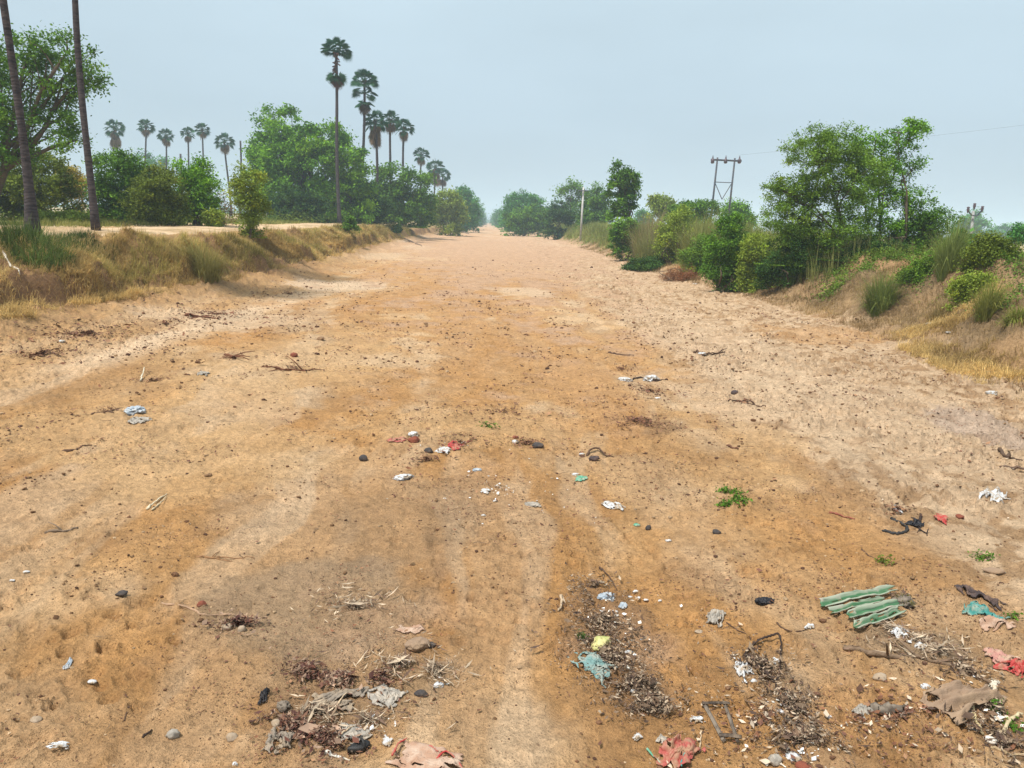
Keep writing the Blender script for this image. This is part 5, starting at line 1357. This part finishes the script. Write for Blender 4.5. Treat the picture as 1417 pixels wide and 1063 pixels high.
# --- middle of the bed
lump('plastic_bag', 'silvery white plastic bag puffed up on left half of bed', 'plastic bag', 187, 567, 30, 15, M_BPLAS, 0.8, 0.6, 1.8, 4)
rag('plastic_sheet', 'torn grey film on soil just below the silvery bag', 'plastic film', [(176, 586), (184, 577), (208, 580), (200, 589)], M_GPLAS, 4, 30, n=30, ragged=.5)
stick('twig', 'brown twig pile beside the silvery bag', 'twig', [(126, 574), (142, 571), (158, 572)], 1.5, col=BROWN, forks=3)
stick('splinter', 'pair of pale split canes, longer one', 'cane', [(204, 706, 1), (216, 696, 2), (231, 685, 1)], 1.6, col=(.55, .47, .33))
stick('splinter', 'pair of pale split canes, shorter one', 'cane', [(210, 707, 1), (220, 699, 1), (230, 689, 1)], 1.2, col=(.5, .42, .28))
stick('stick', 'dark curved stick on the pale track left of the bed', 'stick', [(88, 625), (104, 623), (120, 617), (133, 618)], 1.6, col=BROWN)
stick('stick', 'flat grey brown stick at left below pair of split canes', 'stick', [(62, 738), (85, 736), (108, 731)], 2.4, col=GREYB, forks=1)
stick('stick', 'bundle of brown straws on the sandy left centre, longest', 'stick', [(272, 771), (300, 774), (322, 777)], 1.7, col=(.25, .14, .07), forks=2)
stick('stick', 'thin straw beside the bundle of brown straws', 'stick', [(300, 771), (330, 773), (352, 773)], 1.1, col=(.25, .14, .07))
stick('palm_stalk', 'pale leaf blade standing up near a brown leaf pile on left', 'leaf', [(195, 528, 1), (198, 522, 5), (200, 517, 8)], 1.2, col=(.6, .55, .42))
lump('brick', 'dark red broken brick near the left centre of the bed', 'brick', 407, 491, 11, 7, M_BRICK, 0.9, 0.12, .8, 2, facet=True)
rag('plastic_bag', 'flattened white plastic bag past the brown leaf pile on left', 'plastic bag', [(270, 521), (276, 514), (290, 516), (284, 522)], M_GPLAS, 4, 31, n=24)
lump('stone', 'black round stone on the sandy middle of bed', 'stone', 503, 634, 13, 10, M_DSTONE, 0.9, 0.2, 1, 3)
lump('stone', 'black stone beside a white wrapper and red scrap', 'stone', 593, 623, 13, 8, M_DSTONE, 0.8, 0.25, 1, 3)
rag('wrapper', 'greyish white wrapper between black stone and red scrap', 'wrapper', [(602, 627), (608, 620), (626, 623), (620, 630)], M_WPLAS, 5, 32, n=28)
rag('plastic_scrap', 'red plastic scrap in the middle of the bed', 'plastic scrap', [(619, 619), (625, 613), (640, 618), (632, 626)], M_RED, 6, 33, n=28)
stick('leaf_stalk', 'dark red leaf stalk beside the red plastic scrap', 'leaf', [(636, 617), (646, 613), (653, 611)], 1.8, col=(.2, .07, .05))
rag('wrapper', 'red and white torn wrapper left of white crumple', 'wrapper', [(534, 612), (540, 607), (562, 608), (556, 613)], M_SALMON, 4, 34, n=24)
lump('plastic_scrap', 'white crumple on a small brown clod, middle of bed', 'plastic scrap', 573, 600, 16, 10, M_WPLAS, 0.8, 0.6, 2, 3)
lump('clod', 'brown clod under the white crumple', 'clod', 573, 608, 16, 9, M_BRICK, 0.8, 0.5, 1.6, 3)
lump('plastic_bag', 'white scalloped plastic bag below the red scrap', 'plastic bag', 559, 659, 30, 9, M_WPLAS, 0.6, 0.6, 1.8, 4)
lump('plastic_scrap', 'white and blue scrap right of scalloped bag', 'plastic scrap', 660, 650, 12, 8, M_BPLAS, 0.8, 0.6, 2, 3)
rag('plastic_scrap', 'white folded scrap below the white and blue one', 'plastic scrap', [(664, 682), (668, 676), (680, 680), (674, 685)], M_WPLAS, 4, 35, n=20)
lump('plastic_scrap', 'tiny white scrap lowest in the middle', 'plastic scrap', 669, 713, 8, 4, M_WPLAS, 0.8, 0.4, 2, 2)
lump('plastic_scrap', 'tiny pale scrap right of the white folded one', 'plastic scrap', 685, 693, 7, 4, M_WPLAS, 0.8, 0.4, 2, 2)
sprig('leafy_twig', 'fresh green weed sprig in the middle of bed', 'weed', 675, 590, 30, 8, 60, 'mid', 4, 13)
lump('stone', 'black stone with pale edge right of the white flat pebble', 'stone', 744, 616, 16, 8, M_DSTONE, 0.8, 0.25, 1, 3)
lump('stone', 'white flat pebble under a red brown chip', 'stone', 713, 611, 10, 5, M_WPLAS, 0.8, 0.2, 1, 3)
lump('clod', 'red brown chip resting over the white flat pebble', 'clod', 713, 605, 9, 5, M_BRICK, 0.8, 0.2, 1, 2)
lump('plastic_scrap', 'pale ragged scrap with grass, right of folded scrap', 'plastic scrap', 737, 698, 26, 7, M_GPLAS, 0.6, 0.7, 2.4, 4)
rag('plastic_scrap', 'pale green scrap left of weed patch', 'plastic scrap', [(795, 666), (800, 660), (814, 661), (808, 668)], M_GREENPL, 4, 36, n=22)
lump('plastic_scrap', 'grey white scrap above the pale green one', 'plastic scrap', 797, 656, 12, 5, M_WPLAS, 0.8, 0.5, 2, 3)
rag('plastic_strip', 'white twisted plastic strip with green end', 'plastic scrap', [(832, 699), (836, 694), (864, 702), (860, 706)], M_WPLAS, 5, 37, n=30, ragged=.3)
lump('plastic_scrap', 'light teal scrap below the white twisted strip', 'plastic scrap', 881, 726, 10, 6, M_GREENPL, 0.8, 0.5, 2, 2)
lump('stone', 'small black stone with white corner below the twisted strip', 'stone', 897, 730, 8, 8, M_DSTONE, 0.8, 0.3, 1, 2)
lump('plastic_scrap', 'tiny grey white scrap, lowest of bits near twisted strip', 'plastic scrap', 925, 748, 9, 5, M_WPLAS, 0.8, 0.3, 2, 2)
lump('stone', 'small black stone with white top right of the twisted strip', 'stone', 992, 736, 12, 7, M_DSTONE, 0.8, 0.3, 1, 3)
stick('root', 'curled brown root arching over soil left of the weed patch', 'root', [(812, 632), (818, 626, 4), (828, 626, 5), (838, 632, 2), (850, 633)], 1.7, col=BROWN)
lump('plastic_scrap', 'small white bits beside curled root', 'plastic scrap', 805, 628, 9, 6, M_WPLAS, 0.8, 0.6, 2, 2)
lump('clod', 'dark clod under the curled root', 'clod', 822, 634, 14, 7, M_DCLOTH, 0.8, 0.6, 2, 3)
lump('plastic_bag', 'white plastic bag bundle tied, smaller of two together', 'plastic bag', 865, 525, 21, 9, M_WPLAS, 0.7, 0.3, 1.3, 4)
lump('plastic_bag', 'white plastic bag with upright corner, larger of two together', 'plastic bag', 901, 523, 24, 12, M_WPLAS, 0.6, 0.6, 1.6, 4)
stick('twig', 'dark twig joining the two white plastic bags', 'twig', [(876, 526), (888, 523), (900, 528), (915, 527)], 1.5, col=DARKB, forks=2)
lump('plastic_scrap', 'small white scrap with grass below the two white bags', 'plastic scrap', 910, 551, 10, 4, M_WPLAS, 0.8, 0.4, 2, 2)
stick('twig', 'green ended thin twig lying above two white bags', 'twig', [(842, 488), (858, 491), (878, 492)], 1.3, col=BROWN)
stick('branch', 'dry forked branch on the pale dust right of centre', 'branch', [(960, 488), (975, 492), (990, 490), (1003, 488)], 1.7, col=BROWN, forks=4)
lump('plastic_scrap', 'whitish scrap under the dry forked branch', 'plastic scrap', 972, 489, 14, 5, M_WPLAS, 0.8, 0.5, 2, 3)
stick('stick', 'brown straight stick with white bits, upper right bed', 'stick', [(1008, 555), (1025, 556), (1045, 562), (1060, 565)], 1.4, col=BROWN, forks=3)
lump('clod', 'dark square clod above the brown straight stick', 'clod', 1017, 543, 11, 7, M_DCLOTH, 0.9, 0.3, 1, 2)
stick('stick', 'short thick brown stick right of dark leaf patch', 'stick', [(1006, 617), (1014, 621), (1022, 622)], 2.2, col=(.14, .07, .045))

# weed mat on bare soil
for i, (u, v, w) in enumerate([(1012, 682, 34), (1024, 694, 28), (1008, 700, 26)]):
    sprig('weed', ['creeping dark green weed patch on bare soil, upper mat', 'creeping weed patch, denser outer side', 'creeping weed patch, lowest runner'][i], 'weed', u, v, w, 6, 150, 'mid', 5, 20 + i, stems=9)

# right middle
stick('cable', 'black curved cable like root forming an open hook', 'cable', [(1221, 735), (1235, 739), (1250, 738), (1255, 731), (1246, 724), (1234, 719)], 2.0, M_RUBBER, taper=.9, n=30)
rag('plastic_bag', 'black and white crumpled bag beside the hooked cable', 'plastic bag', [(1254, 726), (1262, 718), (1278, 726), (1270, 733)], M_BLACK, 7, 38, n=28)
stick('twig', 'black knotty twig above crumpled black bag', 'twig', [(1270, 724), (1274, 719), (1274, 713)], 2.6, col=DARKB)
stick('twig', 'dark twig leaving lower side of crumpled black bag', 'twig', [(1268, 730), (1277, 736), (1283, 742)], 1.8, col=DARKB, forks=2)
rag('paper_scrap', 'white tangled scrap above the hooked cable', 'plastic scrap', [(1232, 707), (1238, 701), (1252, 708), (1246, 712)], M_WPLAS, 4, 39, n=22, ragged=.5)
rag('plastic_bag', 'bright red and pink bag scrap by round brown stone', 'plastic bag', [(1290, 717), (1298, 713), (1317, 721), (1308, 727)], M_RED, 6, 40, n=26)
lump('stone', 'round brown stone beside the red and pink scrap', 'stone', 1328, 715, 11, 7, M_BRICK, 0.9, 0.2, 1, 3)
stick('stick', 'short red brown stick left of the hooked cable', 'stick', [(1148, 710), (1162, 714), (1183, 719)], 1.9, col=(.25, .09, .06))
sprig('leafy_twig', 'wilting leafy twig behind the green sheets', 'leafy twig', 1222, 779, 28, 8, 60, 'olive', 5, 30)
stick('stick', 'bare end of the wilting leafy twig', 'stick', [(1192, 760), (1203, 770), (1215, 776)], 1.2, col=BROWN)
sprig('leafy_twig', 'green leafy twig above smooth brown pod', 'leafy twig', 1358, 774, 28, 8, 80, 'mid', 5, 31)
lump('seed_pod', 'smooth long brown pod lying below leafy twig', 'pod', 1374, 789, 30, 7, M_SACK, 0.35, 0.08, 1, 3, rot=-0.25)
rag('plastic_bag', 'white torn ring of plastic on pale dust, right side', 'plastic bag', [(1358, 690), (1366, 678), (1394, 684), (1384, 696)], M_WPLAS, 5, 41, n=34, ragged=.5)
stick('branch', 'dark curved branch end at the right frame edge', 'branch', [(1384, 624), (1390, 632), (1405, 637), (1430, 640)], 2.6, col=(.1, .065, .045))
stick('branch', 'straight dark stick below the curved branch end at frame edge', 'branch', [(1384, 647), (1405, 649), (1430, 651)], 2.6, col=(.13, .085, .06))
lump('plastic_bag', 'white bag on straw slope at right frame edge', 'plastic bag', 1372, 543, 22, 8, M_WPLAS, 0.6, 0.6, 1.6, 4)
lump('plastic_scrap', 'white scrap pile in the gap of right bank', 'plastic scrap', 1287, 448, 16, 6, M_WPLAS, 0.6, 0.6, 1.6, 3)
lump('plastic_scrap', 'pale scrap lower in the gap of right bank', 'plastic scrap', 1314, 460, 11, 4, M_WPLAS, 0.6, 0.5, 1.6, 3)
lump('plastic_scrap', 'white scrap under the dense feathery tree', 'plastic scrap', 1118, 386, 9, 5, M_WPLAS, 0.6, 0.5, 1.6, 3)
lump('plastic_scrap', 'white scrap at foot of the reddish dry bush', 'plastic scrap', 962, 393, 8, 4, M_WPLAS, 0.6, 0.5, 1.6, 3)

# left bank
stick('stick', 'white peeled stick leaning on the left bank grass', 'stick', [(4, 352, 3), (15, 370, 3), (28, 384, 3)], 2.0, M_SHELL)
lump('plastic_scrap', 'white scrap at the foot of left bank', 'plastic scrap', 86, 472, 10, 5, M_WPLAS, 0.7, 0.5, 1.6, 3)
lump('plastic_scrap', 'white flower like scrap on the left bank grass', 'plastic scrap', 222, 352, 5, 5, M_WPLAS, 0.7, 0.5, 1.6, 2)
lump('plastic_scrap', 'second pale scrap lower on the left bank grass', 'plastic scrap', 163, 369, 6, 4, M_WPLAS, 0.7, 0.5, 1.6, 2)
stick('fallen_branch', 'long grey fallen branch at canal edge before haze', 'branch', [(617, 314), (630, 318), (648, 324)], 1.2, col=(.2, .15, .12), forks=2)
stick('fallen_branch', 'grey fallen branch nearer, at the bend of left bank foot', 'branch', [(561, 331), (572, 336), (584, 341)], 1.2, col=(.22, .16, .12), forks=2)
stick('pole_post', 'thin short wooden post standing by the track', 'post', [(313, 318), (313.5, 312, 8)], 0.6, col=(.3, .2, .12))
for (u, v) in ((395, 512), (325, 495), (270, 440)):
    stick('dead_branch', {395: 'dark red leaf branch lying right of broken brick', 325: 'dark red leaf branch left of broken brick', 270: 'dark leafy branch on left bank foot'}[u], 'branch', [(u - 14, v - 3), (u, v), (u + 34 * (u != 325), v + 2)], 2.0, col=(.16, .07, .04), forks=7)
# ------------------------------------------------------------------ loose clods, chips and twigs all over the bed
r = np.random.default_rng(77)


def bed_px(n, v0=330, v1=1060, power=1.0):
    out = []
    while len(out) < n:
        u = r.uniform(-5, 1422); v = v0 + (v1 - v0) * r.random() ** power
        p = Z0(u, v)
        tl, tr = toes(np.array([p[1]]))
        if tl[0] - 0.8 < p[0] < tr[0] + 0.6:
            out.append((u, v))
    return out


protos = []
CL = [C(.20, .115, .06), C(.10, .055, .035), C(.26, .16, .09), C(.14, .075, .04), C(.40, .27, .16)]
for k in range(10):
    vv, ff = ICO[2]
    kk = ridged(vv, 1.2, k * 5.1, 3); w = vv * (1 + 0.85 * (kk - .55))[:, None] * np.array([1, r.uniform(.5, .9), r.uniform(.32, .55)])
    mb = MB(); mb.add(w, ff, CL[k % 5]); o = mb.build('earth_clod', M_CLOD, smooth=(k % 2 == 0)); protos.append(o)
clumps = bed_px(46, 400, 1000, 0.9)
for i in range(290):
    if i < 170:
        c = clumps[r.integers(0, len(clumps))]; u, v = c[0] + r.normal() * 55, c[1] + r.normal() * 18
        p0 = Z0(u, min(max(v, 335), 1058)); u, v = u, min(max(v, 335), 1058)
    else:
        (u, v), = bed_px(1, 350, 1058, 0.8)
    p, m = P(u, v)
    o = protos[i] if i < 10 else protos[r.integers(0, 10)].copy()
    if i >= 10: COL.objects.link(o)
    s = min(max(1.1 + r.gamma(1.5, 0.7), 1.1), 6.0) * m
    o.location = p + [0, 0, s * 0.25]; o.scale = (s, s, s); o.rotation_euler = (r.normal(0, .25), r.normal(0, .25), r.uniform(0, 6.28))
    tag(o, 'small dry brown clod of earth, one of many strewn over the canal bed', 'clod', 'clods of earth strewn over the bed')

tw = []
for k in range(6):
    n = 7; t = np.linspace(-1, 1, n)
    p = np.stack([t, np.cumsum(r.normal(0, .12, n)), 0.02 + np.abs(r.normal(0, .03, n))], -1)
    mb = MB(); mb.tube(p, np.linspace(.05, .022, n), 5, [C(*BROWN), C(*GREYB), C(.3, .2, .12)][k % 3]); tw.append(mb.build('twig', M_STICK, smooth=True))
for i, (u, v) in enumerate(bed_px(110, 420, 1058, 0.75)):
    p, m = P(u, v)
    o = tw[i] if i < 6 else tw[r.integers(0, 6)].copy()
    if i >= 6: COL.objects.link(o)
    s = r.uniform(4, 11) * m
    o.location = p + [0, 0, 0.012]; o.scale = (s, s, s * .8); o.rotation_euler = (0, 0, r.uniform(0, 6.28))
    tag(o, 'short dry twig, one of many dropped over the canal bed', 'twig', 'short twigs dropped over the bed')


def litter(name, pts, n, size, cols, seed, flat=0.35, asp=(0.2, 0.6), lift=0.02, kind='stuff'):
    """leaf flakes and chips; pts (u, v, ru, rv) pixel ellipses or None for the entire bed"""
    q = np.random.default_rng(seed)
    if pts is None:
        y = 2.4 * (45 / 2.4) ** q.random(n * 2); x = q.uniform(-.75, .75, n * 2) * y
        tl, tr = toes(y)
        k = (x > tl - .9) & (x < tr + .6) & (q.random(n * 2) < 0.02 + sm(.5, .66, fbm(x / .7, y / .9, 601 + seed, 4)))
        x, y = x[k][:n], y[k][:n]; sc = np.clip(y / 7, .7, 2.6)
    else:
        w = np.array([a[2] * a[3] for a in pts], float); w /= w.sum()
        ks = q.choice(len(pts), n, p=w); xs = []; ys = []
        for a, c in zip(pts, np.bincount(ks, minlength=len(pts))):
            th = q.uniform(0, 2 * PI, c); rr = np.abs(q.normal(0, .66, c)) ** 1.25
            p = Z0(a[0], a[1]); px = abs(Z0(a[0] + a[2], a[1])[0] - p[0]); py = abs(Z0(a[0], a[1] - a[3])[1] - Z0(a[0], a[1] + a[3])[1]) / 2
            sl = a[4] if len(a) > 4 else 0.0
            ex = rr * np.cos(th) * px; ey = rr * np.sin(th) * py
            xs.append(p[0] + ex * math.cos(sl) - ey * math.sin(sl)); ys.append(p[1] + ex * math.sin(sl) + ey * math.cos(sl))
        x = np.concatenate(xs); y = np.concatenate(ys); sc = np.ones(len(x))
        keep = q.random(len(x)) < sm(.32, .5, fbm(x / .12, y / .12, 611 + seed, 3)); x, y, sc = x[keep], y[keep], sc[keep]
    n = len(x)
    z = hz(x, y) + q.random(n) * lift + .003
    nrm = np.stack([q.normal(0, flat, n), q.normal(0, flat, n), np.ones(n)], -1); nrm /= np.linalg.norm(nrm, axis=1)[:, None]
    a = q.uniform(0, 2 * PI, n); t = np.stack([np.cos(a), np.sin(a), np.zeros(n)], -1); t -= nrm * (t * nrm).sum(1)[:, None]; b = np.cross(nrm, t)
    L = (size * sc * q.gamma(3, .33, n))[:, None]; wd = L * q.uniform(*asp, n)[:, None]
    c = np.stack([x, y, z + L[:, 0] * .06], -1); cup = nrm * L * .12
    v = np.stack([c - t * L * .5 + cup, c - b * wd * .5, c + t * L * .5 + cup * .6, c + b * wd * .5 + cup * .4], 1).reshape(-1, 3)
    ci = np.array(cols)[q.integers(0, len(cols), n)] * q.uniform(.7, 1.3, n)[:, None]
    i = np.arange(n)[:, None] * 4
    mb = MB(); mb.add(v, [i + np.array([[0, 1, 3]]), i + np.array([[1, 2, 3]])], np.repeat(ci, 4, 0))
    return tag(mb.build(name, M_FLAKE), kind=kind)


LB = [(.17, .075, .04), (.10, .05, .03), (.24, .13, .07), (.13, .06, .04)]
LG = [(.17, .115, .075), (.24, .17, .11), (.10, .062, .042), (.36, .28, .20), (.065, .04, .03), (.13, .08, .05)]
LR = [(.11, .045, .03), (.075, .032, .025), (.16, .08, .05), (.30, .20, .14), (.2, .13, .09)]
litter('leaf_litter', None, 52000, 0.018, LB, 1)
litter('dry_leaf_debris', [(835, 862, 55, 48), (838, 905, 60, 36), (880, 945, 48, 30), (905, 975, 60, 26), (820, 815, 45, 16)], 16000, 0.018, LG, 2, flat=.6, lift=.05, asp=(.1, .5))
litter('leaf_debris', [(430, 937, 42, 10, -.45), (470, 945, 36, 10), (400, 1005, 50, 12, -.5), (440, 1022, 46, 14, -.5), (375, 995, 20, 10), (530, 945, 20, 12), (330, 870, 36, 12)], 8500, 0.022, LR, 3, flat=.6, lift=.04, asp=(.15, .5))
litter('straw_debris', [(440, 985, 60, 18), (500, 1000, 60, 16), (550, 930, 70, 26), (600, 935, 40, 20), (490, 840, 60, 22), (1270, 900, 70, 18, .2), (1300, 915, 55, 16), (1230, 880, 45, 14)], 4200, 0.04, [(.36, .28, .2), (.48, .38, .27), (.25, .17, .11), (.16, .1, .07)], 4, flat=.4, lift=.035, asp=(.05, .16))
litter('dry_debris', [(1055, 930, 45, 28), (1090, 985, 50, 26), (1110, 1030, 60, 22), (1380, 1030, 50, 36), (1330, 935, 70, 16), (1250, 835, 26, 12), (1380, 985, 30, 18)], 12000, 0.021, LG, 5, flat=.6, lift=.04, asp=(.1, .5))
litter('brown_leaf_debris', [(895, 590, 52, 12), (880, 585, 70, 16), (860, 510, 46, 10), (900, 540, 50, 12), (1030, 560, 42, 8), (640, 612, 46, 12), (590, 640, 34, 10), (730, 615, 46, 8), (410, 511, 46, 6), (210, 530, 50, 8), (150, 573, 46, 6), (320, 495, 36, 4), (990, 490, 40, 7), (1240, 712, 26, 9), (700, 570, 60, 10)], 9000, 0.026, LB, 6, flat=.5, lift=.03)
litter('bank_leaf_debris', [(120, 470, 160, 26), (300, 440, 130, 16), (230, 455, 60, 12), (400, 410, 90, 10), (60, 500, 90, 14)], 7000, 0.045, LB, 7, flat=.5, lift=.03)
litter('pale_debris', [(1200, 560, 260, 70), (1330, 640, 120, 40), (1050, 480, 160, 50), (1250, 1000, 200, 60), (1060, 1000, 120, 60)], 6000, 0.022, LB + [(.5, .4, .3)], 8)
litter('white_crumbs', [(1090, 990, 55, 34), (1030, 930, 26, 18), (885, 826, 40, 10), (860, 870, 50, 40), (500, 1010, 70, 20), (610, 945, 30, 14), (1110, 1040, 50, 20), (1250, 890, 40, 16), (1380, 1000, 40, 40), (700, 680, 120, 40), (640, 615, 80, 14)], 520, 0.016, [(.7, .7, .7), (.6, .58, .52)], 9, asp=(.4, .9))

# grit
gv, gf = ICO[1]
q = np.random.default_rng(9); N_ = 30000
y = 2.4 * (48 / 2.4) ** q.random(N_ * 2); x = q.uniform(-.75, .75, N_ * 2) * y
k = (np.abs(x) < 8.0) & (q.random(N_ * 2) < .03 + sm(.48, .64, fbm(x / .8, y / .9, 701, 5, .6)) + .3 * sm(2.6, 3.6, x)); x, y = x[k][:N_], y[k][:N_]; n = len(x)
s = q.gamma(2.2, .0026, n) * np.clip(y / 7, .8, 2.4)
S = np.stack([s, s * q.uniform(.6, 1, n), s * q.uniform(.5, .8, n)], -1)
v = gv[None] * (1 + q.normal(0, .13, (n, len(gv))))[..., None] * S[:, None] + np.stack([x, y, hz(x, y) + s * .25], -1)[:, None]
cc = np.array([(.24, .15, .08), (.17, .09, .05), (.40, .28, .17), (.11, .06, .04)])[q.integers(0, 4, n)] * q.uniform(.75, 1.2, n)[:, None]
mb = MB(); mb.add(v.reshape(-1, 3), (gf[None] + (np.arange(n) * len(gv))[:, None, None]).reshape(-1, 3), np.repeat(cc, len(gv), 0))
tag(mb.build('gravel', M_CLOD), kind='stuff')

# ------------------------------------------------------------------ haze
def haze():
    x0, x1, y0, y1, z0, z1 = -1720, 1720, -60, 1680, -1.6, 34
    v = [(x, y, z) for z in (z0, z1) for y in (y0, y1) for x in (x0, x1)]
    mb = MB(); mb.add(v, np.array([[0, 2, 3, 1], [4, 5, 7, 6], [0, 1, 5, 4], [2, 6, 7, 3], [0, 4, 6, 2], [1, 3, 7, 5]]))
    m = bpy.data.materials.new('haze_air'); m.use_nodes = True; nt = m.node_tree
    nt.nodes.remove(nt.nodes['Principled BSDF'])
    vp = nt.nodes.new('ShaderNodeVolumePrincipled')
    vp.inputs['Color'].default_value = (0.68, 0.86, 1.0, 1); vp.inputs['Density'].default_value = 0.0010; vp.inputs['Anisotropy'].default_value = 0.0
    nt.links.new(vp.outputs[0], nt.nodes['Material Output'].inputs['Volume'])
    tag(mb.build('haze', m), kind='stuff')


haze()

# ------------------------------------------------------------------ light
SUN_EL, SUN_AZ = math.radians(62), math.radians(232)      # azimuth clockwise from +Y
w = bpy.data.worlds.new('World'); scene.world = w; w.use_nodes = True
nt = w.node_tree; bg = nt.nodes['Background']
sky = nt.nodes.new('ShaderNodeTexSky'); sky.sky_type = 'NISHITA'; sky.sun_disc = False
sky.sun_elevation = SUN_EL; sky.sun_rotation = SUN_AZ; sky.dust_density = 4.0; sky.air_density = 1.2
tc = nt.nodes.new('ShaderNodeTexCoord'); sep = nt.nodes.new('ShaderNodeSeparateXYZ'); nt.links.new(tc.outputs['Generated'], sep.inputs[0])
ramp = nt.nodes.new('ShaderNodeValToRGB'); ramp.color_ramp.elements[0].position = 0.0; ramp.color_ramp.elements[1].position = 0.35
ramp.color_ramp.elements[0].color = (0.50, 0.605, 0.70, 1); ramp.color_ramp.elements[1].color = (0.60, 0.745, 0.82, 1)
e = ramp.color_ramp.elements.new(0.12); e.color = (0.48, 0.60, 0.695, 1)
e = ramp.color_ramp.elements.new(0.9); e.color = (0.80, 0.88, 0.92, 1)
nt.links.new(sep.outputs['Z'], ramp.inputs[0])
no = nt.nodes.new('ShaderNodeTexNoise'); no.inputs['Scale'].default_value = 1.6; no.inputs['Detail'].default_value = 4
mp = nt.nodes.new('ShaderNodeMapping'); mp.inputs['Scale'].default_value = (1, 1, 3.5); nt.links.new(tc.outputs['Generated'], mp.inputs[0]); nt.links.new(mp.outputs[0], no.inputs['Vector'])
mr = nt.nodes.new('ShaderNodeMapRange'); mr.inputs[1].default_value = .3; mr.inputs[2].default_value = .7; mr.inputs[3].default_value = 7.7; mr.inputs[4].default_value = 9.3
nt.links.new(no.outputs['Fac'], mr.inputs[0])
sc = nt.nodes.new('ShaderNodeVectorMath'); sc.operation = 'SCALE'; nt.links.new(ramp.outputs[0], sc.inputs[0]); nt.links.new(mr.outputs[0], sc.inputs['Scale'])
mx = nt.nodes.new('ShaderNodeMix'); mx.data_type = 'RGBA'; mx.inputs[0].default_value = 0.88
nt.links.new(sky.outputs[0], mx.inputs[6]); nt.links.new(sc.outputs[0], mx.inputs[7]); nt.links.new(mx.outputs[2], bg.inputs['Color'])
bg.inputs['Strength'].default_value = 0.1

sd = bpy.data.lights.new('sun', 'SUN'); sd.energy = 4.1; sd.angle = math.radians(6); sd.color = (1.0, 0.95, 0.87)
so = bpy.data.objects.new('sun', sd); COL.objects.link(so)
dv = Vector((math.sin(SUN_AZ) * math.cos(SUN_EL), math.cos(SUN_AZ) * math.cos(SUN_EL), math.sin(SUN_EL)))
so.rotation_euler = dv.to_track_quat('Z', 'Y').to_euler(); so.location = (0, 0, 60)

# ------------------------------------------------------------------ camera and view
cd = bpy.data.cameras.new('camera'); cd.sensor_width = 36.0; cd.lens = 36.0 * F / 1417.0; cd.clip_end = 6000; cd.clip_start = 0.05
co = bpy.data.objects.new('camera', cd); COL.objects.link(co)
Mx = Matrix.Identity(4)
for i in range(3):
    Mx[i][0] = RT[i]; Mx[i][1] = UP[i]; Mx[i][2] = -fw[i]; Mx[i][3] = CAM[i]
co.matrix_world = Mx
scene.camera = co
scene.view_settings.view_transform = 'Standard'; scene.view_settings.look = 'None'
scene.view_settings.exposure = 0.37; scene.view_settings.gamma = 1.0
scene.cycles.use_denoising = True
scene.cycles.max_bounces = 6; scene.cycles.diffuse_bounces = 3; scene.cycles.glossy_bounces = 2; scene.cycles.volume_bounces = 1
scene.cycles.caustics_reflective = False; scene.cycles.caustics_refractive = False
